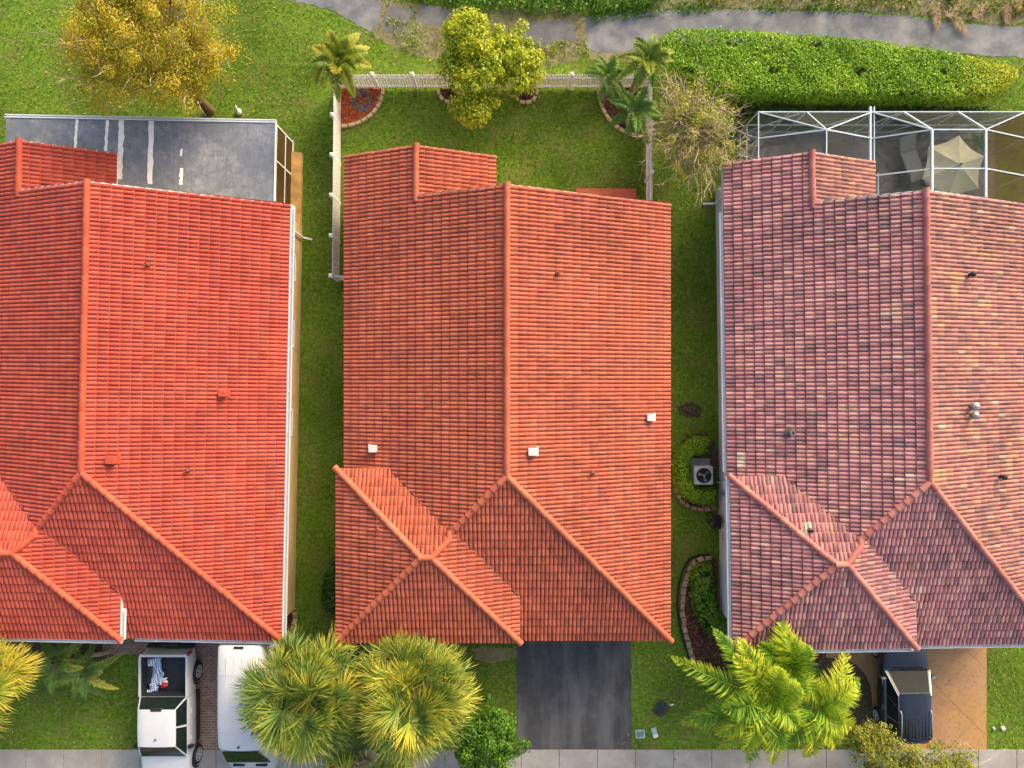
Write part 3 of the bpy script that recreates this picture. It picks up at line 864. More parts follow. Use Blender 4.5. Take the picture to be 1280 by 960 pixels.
M['redchip'] = mat_leaf('red_bark_chips', [(0,(.16,.03,.012)),(.5,(.42,.09,.028)),(1,(.62,.20,.07))], .9, 0)
M['brownchip'] = mat_leaf('brown_bark_chips', [(0,(.04,.02,.014)),(.5,(.12,.045,.03)),(1,(.26,.12,.08))], .9, 0)

def bed(label, fill_px, stones_px, smat, chip, seed, L=.26, W=.13, h=.12, n=900, closed=False):
    pts = poly_at(fill_px); cx = sum(p[0] for p in pts)/len(pts); cy = sum(p[1] for p in pts)/len(pts)
    t = thing('garden_bed', label, 'garden bed', (cx, cy))
    lp = [(x-cx, y-cy) for x, y in pts]
    mb = MB(); mb.prism(rough(lp, .15, .01, seed), 0, .03)
    mu = mb.build('mulch', M['bedmulch'] if chip == 'brownchip' else M['redmulch'], t)
    V, Q, R = chips(t, lp, None, n, seed)
    mesh_np('bark_chips', V, [Q], M[chip], mu, rnd=R)
    r = random.Random(seed)
    path = [Vector((x-cx, y-cy)) for x, y in poly_at(stones_px)]
    seg = [(path[i+1]-path[i]).length for i in range(len(path)-1)]
    tot = sum(seg); k = max(1, round(tot/(L+.015))); step = tot/k
    for i in range(k):
        s = (i+.5)*step; j = 0
        while j < len(seg)-1 and s > seg[j]: s -= seg[j]; j += 1
        d = (path[j+1]-path[j]).normalized(); p = path[j]+d*s
        # smoothed tangent
        m2 = MB(); stone(m2, p.x, p.y, math.atan2(d.y, d.x), min(L, step)*.97*r.uniform(.92,1.0), W*r.uniform(.9,1.1), h*r.uniform(.9,1.1), r, .06 if smat == 'curbstone' else .2)
        m2.build('edging_stone', M[smat], t)
    return t

def arc(cx, cy, r, a0, a1, n=14, ry=None):
    ry = ry or r
    return [(cx+r*math.cos(rad(a0+(a1-a0)*i/n)), cy+ry*math.sin(rad(a0+(a1-a0)*i/n))) for i in range(n+1)]

a_ = arc(427, 111, 52, 0, 90, 14, 47)
bed_corner = bed('quarter round red mulch bed with cream edging under the lone palm at the fence corner', [(427,111)]+a_, a_, 'curbstone', 'redchip', 41, .27, .14, n=2600)
a_ = arc(563, 112, 15, 0, 180, 8, 16)
bed('small half round mulch bed at the foot of the taller lime tree', a_, a_, 'curbstone', 'brownchip', 42, .24, .13, n=300)
a_ = arc(657, 112, 15, 0, 180, 8, 17)
bed('small half round mulch bed at the foot of the shorter lime tree', a_, a_, 'curbstone', 'brownchip', 43, .24, .13, n=300)
a_ = arc(805, 111, 57, 180, 90, 14, 60)
bed('rounded corner mulch bed with cream edging beneath the group of three palms', [(805,111)]+a_, a_, 'curbstone', 'brownchip', 44, .27, .14, n=1500)
st = [(889,697),(878,697),(868,702),(860,714),(854,735),(852,760),(855,785),(860,805),(866,825),(874,845)]
t_ = bed('long curved mulch bed with tan stone edging along the pale side wall', st+[(905,850),(925,870),(935,838),(912,800),(896,795),(896,697)], st, 'fieldstone', 'brownchip', 45, .30, .19, .14, n=2200)
# dark plastic border outside those stones
m = MB(); q = [Vector((x-t_.location.x, y-t_.location.y, .05)) for x, y in poly_at([(x-6-(0 if y>700 else -3), y-4) for x, y in st])]
for p0, p1 in zip(q[:-1], q[1:]): m.bar(p0, p1, .05, .12)
m.build('border_strip', M['black'], t_)
st = [(843,600),(845,614),(850,625),(860,632),(872,636),(886,636),(896,634)]
bed('narrow stone edged strip around the curved hedge of the air conditioner', st+[(896,628),(865,624),(852,608),(849,590)], st, 'fieldstone', 'brownchip', 46, .26, .16, .12, n=300)
a_ = arc(1012, 812, 17, -30, 150, 8, 18)
bed('small ring bed of dark stone beside the tan walkway', [(1000,798)]+a_, a_, 'darkstone', 'redchip', 47, .2, .16, .12, n=250)
st = [(362,757),(369,764),(369,776),(366,786),(357,795)]
bed('short row of pinkish stones at the corner of the scarlet roofed house', [(352,760)]+st, st, 'fieldstone', 'brownchip', 48, .27, .2, .12, n=150)
# round collar of slate chips in the corner bed
x, y = at(452,124,.06)
t = thing('tree_ring', 'round collar of blue grey stone chips in the red mulch bed', 'tree ring', (x, y, .0))
r_ = random.Random(3); m = MB()
for k in range(120):
    a = r_.uniform(0, 2*PI); rr = r_.uniform(.24,.46)
    m2 = stone(m, math.cos(a)*rr, math.sin(a)*rr, r_.uniform(0,6), r_.uniform(.06,.1), r_.uniform(.05,.08), r_.uniform(.07,.11), r_, .3)
m.build('stone_collar', M['slate'], t)

# ------------------------------------------------------------------ picket fence
fence = thing('picket_fence', 'white picket fence around the back lawn of the orange roofed house', 'fence', (-7.0, 12.06))
FX, FY = -7.0, 12.06
def fence_post(x, y, h=1.38):
    m = MB(); x -= FX; y -= FY
    m.box(x-.05,x+.05,y-.05,y+.05,0,h)
    m.add([(x-.075,y-.075,h),(x+.075,y-.075,h),(x+.075,y+.075,h),(x-.075,y+.075,h),(x-.075,y-.075,h+.03),(x+.075,y-.075,h+.03),(x+.075,y+.075,h+.03),(x-.075,y+.075,h+.03),(x,y,h+.1)],
          [(3,2,1,0),(0,1,5,4),(1,2,6,5),(2,3,7,6),(3,0,4,7),(4,5,8),(5,6,8),(6,7,8),(7,4,8)])
    m.build('post', M['vinyl'], fence)
def fence_run(a, b, bays, first=True):
    a, b = Vector(a), Vector(b)
    for i in range(bays):
        p, q = a.lerp(b, i/bays), a.lerp(b, (i+1)/bays); d = (q-p).normalized(); L = (q-p).length
        if i or first: fence_post(p.x, p.y)
        m = MB(); o = Vector((FX, FY)); n = Vector((-d.y, d.x))
        for z in (.25, 1.02):
            s, e = p-o+d*.055, q-o-d*.055
            m.bar((s.x,s.y,z),(e.x,e.y,z),.035,.075)
        k = int((L-.12)/.098)
        for j in range(k):
            c = p-o+d*(.06+(j+.5)*(L-.12)/k)+n*.029
            w = d*.036; th = n*.01
            zt = 1.22
            P = [c-w-th, c+w-th, c+w+th, c-w+th]
            V = [(v.x,v.y,.08) for v in P]+[(v.x,v.y,zt) for v in P]+[((c-th).x,(c-th).y,zt+.06),((c+th).x,(c+th).y,zt+.06)]
            m.add(V, [(3,2,1,0),(0,1,5,8,4),(1,2,6,5),(2,3,7,9,6),(3,0,4,7),(4,8,9,7),(8,5,6,9)])
        m.build('picket_panel', M['vinyl'], fence)
    fence_post(b.x, b.y)
cl, cr = (-7.0, 12.06), (5.44, 12.06)
fence_run(cl, (-7.06, 4.22), 5)
fence_run(cl, cr, 8, first=False)
fence_run(cr, (5.46, 6.35), 3, first=False)
fence_run((-7.06, 4.22), (-5.75, 4.22), 1, first=False)

# ------------------------------------------------------------------ patio cover of the scarlet house
pr = thing('patio_cover', 'flat weathered grey sheet patio cover with white seam strips behind the scarlet roof', 'patio cover', house_b.location[:], house_b.rotation_euler[2])
L_ = lambda px, py, z: to_local(pr, *at(px, py, z))
xr, yt = L_(345,150,2.28); xl = L_(6,143,2.28)[0]+.05
m = MB(); m.box(xl, xr-.02, 6.78, yt-.12, 2.22, 2.28); m.box(xl,-.9,6.78,8.9,2.222,2.282) if False else None
m.build('roof_sheet', M['membrane'], pr)
m = MB(); m.box(xl-.05, xr, yt-.11, yt-.075, 2.16, 2.31); m.box(xl-.05, xr, yt-.01, yt+.02, 2.16, 2.29); m.box(xl-.05, xr, yt-.075, yt-.01, 2.16, 2.19)
m.box(xr-.018, xr+.02, 6.9, yt-.112, 2.16, 2.32)
m.build('gutter', M['alu'], pr)
r_ = random.Random(9)
def strip(px0, py0, px1, py1, w):
    x0_, y0_ = L_(px0,py0,2.29); x1_, y1_ = L_(px1,py1,2.29); n = 14; lft, rgt = [], []
    for i in range(n+1):
        t = i/n; x, y = x0_+(x1_-x0_)*t, y0_+(y1_-y0_)*t
        lft.append((x-w/2+r_.gauss(0,.012), y)); rgt.append((x+w/2+r_.gauss(0,.012), y))
    m = MB()
    for i in range(n): m.add([(*lft[i],2.286),(*rgt[i],2.286),(*rgt[i+1],2.286),(*lft[i+1],2.286)], [(3,2,1,0)])
    m.build('seam_strip', M['vinyl'], pr)
strip(96,149,94,185,.10); strip(134,150,132,190,.11); strip(152,150,149,224,.20); strip(189,151,187,230,.20); strip(227,186,226,195,.09); strip(227,210,226,231,.13)
# screened side wall facing the middle house
m = MB()
yb0, yb1 = 6.75, yt-.12
for y in (yb0, (yb0+yb1)/2+.2, yb1): m.box(xr-.06, xr-.015, y-.03, y+.03, .1, 2.15)
m.box(xr-.058,xr-.017,yb0,yb1,.10,.16); m.box(xr-.059,xr-.016,yb0,yb1,1.0,1.06); m.box(xr-.06,xr-.015,yb0,yb1,2.08,2.15)
m.box(xl,xr-.07,yt-.2,yt-.14,2.08,2.15); m.box(xl,xr-.07,yt-.2,yt-.14,.10,.16); m.box(xl,xr-.07,yt-.199,yt-.141,1.0,1.06)
for k in range(8): m.box(xl+.1+k*(xr-xl-.4)/7,xl+.16+k*(xr-xl-.4)/7,yt-.198,yt-.142,.16,2.08)
m.build('screen_frame', M['white'], pr)
m = MB(); m.box(xr-.042,xr-.036,yb0,yb1,.16,2.08); m.box(xl,xr-.07,yt-.172,yt-.166,.16,2.08); m.build('insect_screen', M['screen_brown'], pr)
m = MB(); m.box(xl,xr+.0,6.46,yt,0,.09); m.build('floor_slab', M['concrete'], pr)
M['stainedwood'] = mat_plain('ochre_stained_board', (.50,.29,.09), .8, var=.35, scale=2.5, bmp=.3)
x0_, y0_ = L_(364,190,.25); x1_, _ = L_(377,190,.25)
m = MB(); m.rbox(x1_-.46, x1_, 4.8, y0_, 0, .25, .01); m.build('ledge', M['stainedwood'], pr)

# ------------------------------------------------------------------ screened pool cage of the mottled house
cage = thing('pool_cage', 'white framed screen enclosure with folded roof behind the mauve mottled roof', 'screen enclosure', (*at(948,168), 0))
CX, CY = cage.location[0], cage.location[1]
EZ, RZ = 2.2, 3.12
def cp(px, py, z): x, y = at(px, py, z); return Vector((x-CX, y-CY, z))
yb = cp(948,140,EZ).y; y1 = cp(948,173,EZ).y; y2 = cp(1098,220,EZ).y; y3 = y2-1.0
xa = cp(948,0,EZ).x; xm = cp(1033,0,RZ).x; xb = cp(1090,0,EZ).x; xc = cp(1165,0,RZ).x; xd = cp(1232,0,RZ).x; xe = cp(1282,0,EZ).x
P = {}
fr = MB(); B_ = lambda a, b, w=.045, h=.07: fr.bar(a, b, w*.78, h*.9)
V3 = lambda x, y, z: Vector((x, y, z))
yend = 6.75-CY
# back eave beam and uprights
B_(V3(xa,yb,EZ),V3(xe,yb,EZ)); B_(V3(xa,yb,.05),V3(xe,yb,.05)); B_(V3(xa,yb,.85),V3(xe,yb,.85),.04,.05)
for x in (xa, (xa+xm)/2+.1, xm-.35, xb, xb+1.0, xc-.55, xd-.45, xe): B_(V3(x,yb,0),V3(x,yb,EZ),.05,.05)
# left side wall
B_(V3(xa,yb,EZ),V3(xa,yend,EZ)); B_(V3(xa,yb,.05),V3(xa,yend,.05)); B_(V3(xa,yb,.9),V3(xa,yend,.9),.04,.05)
for y in (y1, y2): B_(V3(xa,y,0),V3(xa,y,EZ),.05,.05)
B_(V3(xa,yb,0),V3(xa,y1,EZ),.04,.05); B_(V3(xa,y1,EZ),V3(xa,y2,0),.04,.05)
B_(V3(xe,yb,EZ),V3(xe,yend,EZ)); 
for y in (y1, y2): B_(V3(xe,y,0),V3(xe,y,EZ),.05,.05)
# wind braces in the back wall
for (xs, xf) in ((xa+.1,xm-.6),(xm+.3,xb-.1),(xb+.2,xc-.7),(xc-.1,xd-.6),(xd,xe-.2)):
    B_(V3(xs,yb-.04,.08),V3(xf,yb-.04,EZ-.05),.05,.07)
# bay one: ridge with hip end
hip1 = V3(xm,y1,RZ)
B_(V3(xa,yb,EZ),hip1); B_(V3(xm-.35,yb,EZ),hip1); B_(V3(xb,yb,EZ),hip1)
B_(hip1,V3(xm,yend-.4,RZ))
for y in (y1, y2): B_(V3(xa,y,EZ),V3(xm,y,RZ),.05,.07); B_(V3(xm,y,RZ),V3(xb,y,EZ),.05,.07)
# valley beam, doubled with its gutter
B_(V3(xb-.07,yb+.2,EZ),V3(xb-.07,yend,EZ),.10,.10); B_(V3(xb+.07,yb+.2,EZ),V3(xb+.07,yend,EZ),.05,.10)
# bay two: flat topped
for x, x0 in ((xc, xc-.55), (xd, xd-.45)):
    B_(V3(x0,yb,EZ),V3(x,y1,RZ),.06,.09); B_(V3(x,y1,RZ),V3(x,yend-.4,RZ),.10,.10)
B_(V3(xb,yb,EZ),V3(xc,y1,RZ)); B_(V3(xe,yb,EZ),V3(xd,y1,RZ))
for y in (y1, y2):
    B_(V3(xb,y,EZ),V3(xc,y,RZ),.05,.07); B_(V3(xc,y,RZ),V3(xd,y,RZ),.05,.07); B_(V3(xd,y,RZ),V3(xe,y,EZ),.05,.07)
B_(V3(xb+.22,y2+.1,EZ),V3(xb+.22,yend,EZ),.07,.09)
fr.build('frame', M['cageframe'], cage)
scn = MB()
Q_ = lambda *p: scn.add([tuple(v) for v in p], [tuple(range(len(p)))])
Q_(V3(xa,yb,EZ),V3(xm,y1,RZ),V3(xb,yb,EZ)); Q_(V3(xa,yb,EZ),V3(xa,yend,EZ),V3(xm,yend,RZ),V3(xm,y1,RZ)); Q_(V3(xm,y1,RZ),V3(xm,yend,RZ),V3(xb,yend,EZ),V3(xb,yb,EZ))
Q_(V3(xb,yb,EZ),V3(xb,yend,EZ),V3(xc,yend,RZ),V3(xc,y1,RZ)); Q_(V3(xb,yb,EZ),V3(xc,y1,RZ),V3(xd,y1,RZ),V3(xe,yb,EZ)); Q_(V3(xc,y1,RZ),V3(xc,yend,RZ),V3(xd,yend,RZ),V3(xd,y1,RZ))
scn.build('roof_screen', M['screen'], cage)
scn = MB(); Q_(V3(xa,yb,0),V3(xm+1.5,yb,0),V3(xm+1.5,yb,EZ),V3(xa,yb,EZ)); Q_(V3(xa,yb,0),V3(xa,yend,0),V3(xa,yend,EZ),V3(xa,yb,EZ)); scn.build('wall_screen', M['screen'], cage)
scn = MB(); Q_(V3(xm+1.5,yb,0),V3(xe,yb,0),V3(xe,yb,EZ),V3(xm+1.5,yb,EZ)); Q_(V3(xe,yb,0),V3(xe,yend,0),V3(xe,yend,EZ),V3(xe,yb,EZ)); scn.build('wall_screen', M['screen_gold'], cage)
scn = MB(); Q_(V3(xd,y1,RZ),V3(xd,yend,RZ),V3(xe,yend,EZ),V3(xe,yb,EZ)); scn.build('roof_screen', M['screen_gold'], cage)
m = MB(); m.box(CX+xa-.1, CX+xe+.3, 6.0, CY+yb+.1, -.05, .05); struct('patio_floor', m, M['patiofloor'])
# ------------------------------------------------------------------ plants
def leaves_from(c, nrm, size, r, aspect=.55):
    """rhombic leaves at points c (n,3) facing roughly along nrm (n,3)"""
    n = len(c)
    nrm = nrm/np.linalg.norm(nrm, axis=1, keepdims=True)
    t = r.normal(size=(n,3)); t -= (t*nrm).sum(1,keepdims=True)*nrm; t /= np.linalg.norm(t,axis=1,keepdims=True)
    b = np.cross(nrm, t)
    s = size*r.uniform(.65,1.3,n)[:,None]
    V = np.stack([c-t*s*.5, c+b*s*aspect*.5+t*s*.05, c+t*s*.5-nrm*s*.08, c-b*s*aspect*.5+t*s*.05],1).reshape(-1,3)
    return V, np.arange(4*n).reshape(-1,4)

def clump_points(center, radii, nclump, per, cr, r, shell=.55, up=.35):
    """clump centres fill an ellipsoid, denser towards its outside; leaves fill each clump"""
    d = r.normal(size=(nclump,3)); d /= np.linalg.norm(d,axis=1,keepdims=True)
    d[:,2] = np.where(d[:,2] < -.35, -d[:,2]*.5, d[:,2])
    rr = r.uniform(shell,1.0,nclump)**.8
    cc = np.array(center)+d*rr[:,None]*np.array(radii)*r.uniform(.82,1.12,(nclump,1))
    cs = cr*r.uniform(.55,1.35,nclump)
    idx = np.repeat(np.arange(nclump), per)
    o = r.normal(size=(len(idx),3)); o /= np.linalg.norm(o,axis=1,keepdims=True); o *= (r.random((len(idx),1))**.45)
    p = cc[idx]+o*cs[idx][:,None]*np.array([1,1,.75])
    nrm = o*.8+d[idx]*.3+np.array([0,0,up])+r.normal(size=p.shape)*.45
    tint = r.uniform(-.22,.22,nclump)[idx]
    return p, nrm, tint, cc

def limb_tubes(mb, base, targets, r0, seed, crook=.15):
    r = random.Random(seed); base = Vector(base)
    for tg in targets:
        tg = Vector(tg); pts, ra = [], []
        for i in range(6):
            t = i/5; p = base.lerp(tg, t); s = (tg-base).length*crook*math.sin(PI*t)
            pts.append(p+Vector((r.gauss(0,s*.5), r.gauss(0,s*.5), s*.25))); ra.append(r0*(1-t)**.8+.012)
        mb.tube(pts, ra, 6)

def tree(name, label, cat, base, center, radii, mat, seed, nclump=60, per=160, cr=.45, leaf=.13, trunk=.13, nlimb=9, shell=.45, twigs=0, group=None, tmat=None, fork=.35, tint0=.5, extra=()):
    r = np.random.default_rng(seed)
    t = thing(name, label, cat, (base[0], base[1], 0), group=group)
    o = np.array([base[0], base[1], 0.])
    c = np.array(center)-o
    p, nrm, tint, cc = clump_points(c, radii, nclump, per, cr, r, shell)
    for (ec, er, en) in extra:
        p2, n2, t2, c2 = clump_points(np.array(ec)-o, er, en, per, cr, r, shell)
        p = np.concatenate([p,p2]); nrm = np.concatenate([nrm,n2]); tint = np.concatenate([tint,t2]); cc = np.concatenate([cc,c2])
    V, Q = leaves_from(p, nrm, leaf, r)
    rnd = np.clip(tint0+tint+r.normal(0,.14,len(p)), 0, 1)
    mesh_np('crown', V, [Q], mat, t, rnd=rnd)
    mb = MB()
    fk = Vector((c[0]*fork, c[1]*fork, max(.3, c[2]*(.55 if fork else .4))))
    mb.tube([(0,0,-.1),(0,0,.05),tuple(fk*.5),tuple(fk)], [trunk*1.5,trunk*1.15,trunk,trunk*.85], 10)
    k = r.choice(len(cc), min(nlimb,len(cc)), replace=False)
    limb_tubes(mb, fk, cc[k], trunk*.6, seed)
    mb.build('trunk', tmat or M['bark'], t, smooth=True, sharp=60)
    if twigs:
        add_twigs(t, cc, fk, twigs, seed)
    return t

def add_twigs(t, cc, fk, n, seed, mat=None, rad0=.011, reach=1.0):
    r = np.random.default_rng(seed+5); mb = MB()
    fk = np.array(fk)
    for i in range(n):
        c = cc[r.integers(len(cc))]
        a = fk+(c-fk)*r.uniform(.35,.8)+r.normal(0,.18,3); e = c+(c-fk)*r.uniform(-.05,.22)*reach+r.normal(0,.3,3)
        mid = (a+e)/2+r.normal(0,.12,3)
        mb.tube([a,mid,e], [rad0*1.3,rad0,rad0*.4], 3, cap=False)
        for _ in range(3):
            q = mid+(e-mid)*r.uniform(0,1); d = (e-a)*r.uniform(.15,.35)+r.normal(0,.22,3)
            mb.tube([q,q+d*.5+r.normal(0,.03,3),q+d], [rad0*.7,rad0*.5,rad0*.25], 3, cap=False)
    mb.build('twig', mat or M['twig'], t)

def frond_arrays(o, az, el, L, droop, nl, lmax, w, r, tint, twist=0., tip_y=.3, base_t=.12, vee=.5, plume=0.):
    """one feather frond: rachis arch with two rows of bent leaflets"""
    h = np.array([math.cos(az), math.sin(az), 0.]); up = np.array([0,0,1.]); side = np.array([-h[1],h[0],0.])
    s = np.linspace(0,1,24)
    bend = r.normal(0,.10)
    R = o+np.outer(L*s*math.cos(el), h)+np.outer(L*(s*math.sin(el)-droop*s**2), up)+np.outer(L*bend*s**2, side)
    T = np.gradient(R, axis=0); T /= np.linalg.norm(T,axis=1,keepdims=True)
    V, Q, C = [], [], []
    # rachis: narrow three-sided strip
    rw = .018*(1-s*.8)*max(.6,L/2)
    S = np.cross(T, up); S /= np.linalg.norm(S,axis=1,keepdims=True)+1e-9
    N = np.cross(S, T)
    n = len(s)
    V.append(np.concatenate([R-S*rw[:,None], R+S*rw[:,None], R+N*rw[:,None]*.8]))
    i = np.arange(n-1)
    for a, b in ((0,2),(2,1),(1,0)):
        Q.append(np.stack([a*n+i, a*n+i+1, b*n+i+1, b*n+i],1)); C.append(np.full(n-1, .55+tint*.3))
    off = 3*n
    ts = np.linspace(base_t, .995, nl)
    for sg in (-1, 1):
        tt = np.clip(ts+r.normal(0,.004,nl),0,1)
        p = np.stack([np.interp(tt,s,R[:,k]) for k in range(3)],1); tg = np.stack([np.interp(tt,s,T[:,k]) for k in range(3)],1)
        sd = np.stack([np.interp(tt,s,S[:,k]) for k in range(3)],1); nn = np.stack([np.interp(tt,s,N[:,k]) for k in range(3)],1)
        ln = lmax*np.sin(np.clip(.25+tt*.78,0,1)*PI)**.6*r.uniform(.85,1.1,nl)*(1-.35*tt)
        fwd = .35+.75*tt
        vv = vee+r.normal(0,.12+plume,nl)
        d = sg*sd+tg*fwd[:,None]+nn*vv[:,None]+r.normal(0,.07,(nl,3)); d /= np.linalg.norm(d,axis=1,keepdims=True)
        wv = np.cross(d, nn); wv /= np.linalg.norm(wv,axis=1,keepdims=True)+1e-9
        d2 = d*1.0-up*(.45+r.random((nl,1))*.45); d2 /= np.linalg.norm(d2,axis=1,keepdims=True)
        a = p; b = p+d*ln[:,None]*.55; c = b+d2*ln[:,None]*.45
        ww = w*r.uniform(.8,1.15,nl)[:,None]
        V.append(np.stack([a-wv*ww*.35, a+wv*ww*.35, b+wv*ww*.5, b-wv*ww*.5, c],1).reshape(-1,3))
        k = off+np.arange(nl)*5
        Q.append(np.stack([k,k+1,k+2,k+3],1)); C.append(np.clip(tint+r.normal(0,.08,nl),0,1))
        Q.append(np.stack([k+3,k+2,k+4,k+4],1)); C.append(np.clip(tint+tip_y*tt+r.normal(0,.1,nl),0,1))
        off += 5*nl
    V = np.concatenate(V); q4 = [q for q in Q if not (q[:,2]==q[:,3]).all()]; q3 = [q[:,:3] for q in Q if (q[:,2]==q[:,3]).all()]
    c4 = [c for q,c in zip(Q,C) if not (q[:,2]==q[:,3]).all()]; c3 = [c for q,c in zip(Q,C) if (q[:,2]==q[:,3]).all()]
    return V, [np.concatenate(q4), np.concatenate(q3)], np.concatenate(c4+c3)

def feather_palm(name, label, base, top, mat, seed, n=15, L=1.3, lmax=.38, w=.035, nl=34, trunk=.07, el=(0.1,1.0), droop=(.35,.75), tint=.45, spread=.25, group=None, azs=None, tmat='palm_bark', vee=.5, cat='palm', tip_y=.3, plume=0.):
    r = np.random.default_rng(seed)
    t = thing(name, label, cat, (base[0], base[1], 0), group=group)
    c = np.array([top[0]-base[0], top[1]-base[1], top[2]])
    for i in range(n):
        f = i/max(1,n-1)
        az = (i*2.39996+r.normal(0,.15)) if azs is None else azs[i][0]
        e = el[1]+(el[0]-el[1])*f+r.normal(0,.08) if azs is None else azs[i][1]
        LL = L*r.uniform(.85,1.12)*(.75+.25*min(1,f*2+.3)) if azs is None else azs[i][2]
        V, Fs, R = frond_arrays((c if azs is None or len(azs[i]) < 4 else np.array([*at(*azs[i][3]), 0])*0+np.array([at(*azs[i][3])[0]-base[0], at(*azs[i][3])[1]-base[1], azs[i][3][2]]))+r.normal(0,.02,3), az, e, LL, droop[0]+(droop[1]-droop[0])*f, nl, lmax, w, r, np.clip(tint+r.normal(0,spread*.6),0,1), vee=vee, tip_y=tip_y, plume=plume)
        mesh_np('frond', V, Fs, mat, t, rnd=R)
    mb = MB(); pts, ra = [], []
    for i in range(9):
        s = i/8; pts.append(tuple(c*s)); ra.append(trunk*(1.35-.5*min(1,s*3))*(1.0 if i % 2 else 1.08))
    mb.tube(pts, ra, 10); mb.build('trunk', M[tmat], t, smooth=True)
    return t

def fan_leaf(o, hub, axis, nrm, R, nseg, r, tint, span=1.5, droop=.35, w=.05, tipc=.22):
    """petiole from o to hub and one palmate leaf of long strap segments with drooping tips"""
    up = np.array([0,0,1.])
    h = axis/np.linalg.norm(axis); nn = nrm-h*(nrm@h); nn /= np.linalg.norm(nn)+1e-9
    sd = np.cross(h, nn)
    V, Q, C = [], [], []
    pw = .016
    ps = np.cross(hub-o, up); ps /= np.linalg.norm(ps)+1e-9
    mid = (o+hub)/2+up*.08
    V.append(np.array([o-ps*pw,o+ps*pw,mid+ps*pw,mid-ps*pw,hub+ps*pw,hub-ps*pw])); Q.append(np.array([[0,1,2,3],[3,2,4,5]])); C.append([.6,.6])
    off = 6
    th = np.linspace(-span, span, nseg)+r.normal(0,.035,nseg)
    ln = R*(.70+.30*np.cos(th*.7))*r.uniform(.82,1.14,nseg)
    cup = .10+.30*np.abs(np.sin(th*.5))
    d = np.cos(th)[:,None]*h+np.sin(th)[:,None]*sd+nn*cup[:,None]+r.normal(0,.06,(nseg,3))
    d /= np.linalg.norm(d,axis=1,keepdims=True)
    # each segment is folded: its blade stands partly on edge
    fold = r.normal(0,.35,(nseg,1))
    wv = np.cross(d, nn); wv /= np.linalg.norm(wv,axis=1,keepdims=True)+1e-9
    wv = wv*np.cos(fold)+np.cross(d, wv)*np.sin(fold)
    g = droop*r.uniform(.3,1.6,(nseg,1))
    p0 = np.repeat(hub[None],nseg,0); p1 = p0+d*ln[:,None]*.45; d1 = d-up*g*.5; d1/=np.linalg.norm(d1,axis=1,keepdims=True)
    p2 = p1+d1*ln[:,None]*.33; d2 = d1-up*g*1.1+r.normal(0,.08,(nseg,3)); d2/=np.linalg.norm(d2,axis=1,keepdims=True); p3 = p2+d2*ln[:,None]*.28
    W = w*r.uniform(.75,1.25,(nseg,1))
    V.append(np.stack([p0-wv*W*.18,p0+wv*W*.18,p1+wv*W*.5,p1-wv*W*.5,p2+wv*W*.36,p2-wv*W*.36,p3],1).reshape(-1,3))
    k = off+np.arange(nseg)*7
    Q.append(np.stack([k,k+1,k+2,k+3],1)); C.append(np.clip(tint-.14+r.normal(0,.08,nseg),0,1))
    Q.append(np.stack([k+3,k+2,k+4,k+5],1)); C.append(np.clip(tint+.04+r.normal(0,.10,nseg),0,1))
    T = np.stack([k+5,k+4,k+6],1); CT = np.clip(tint+tipc+r.normal(0,.14,nseg),0,1)
    return np.concatenate(V), [np.concatenate(Q), T], np.concatenate([np.concatenate([np.asarray(c) for c in C]), CT])

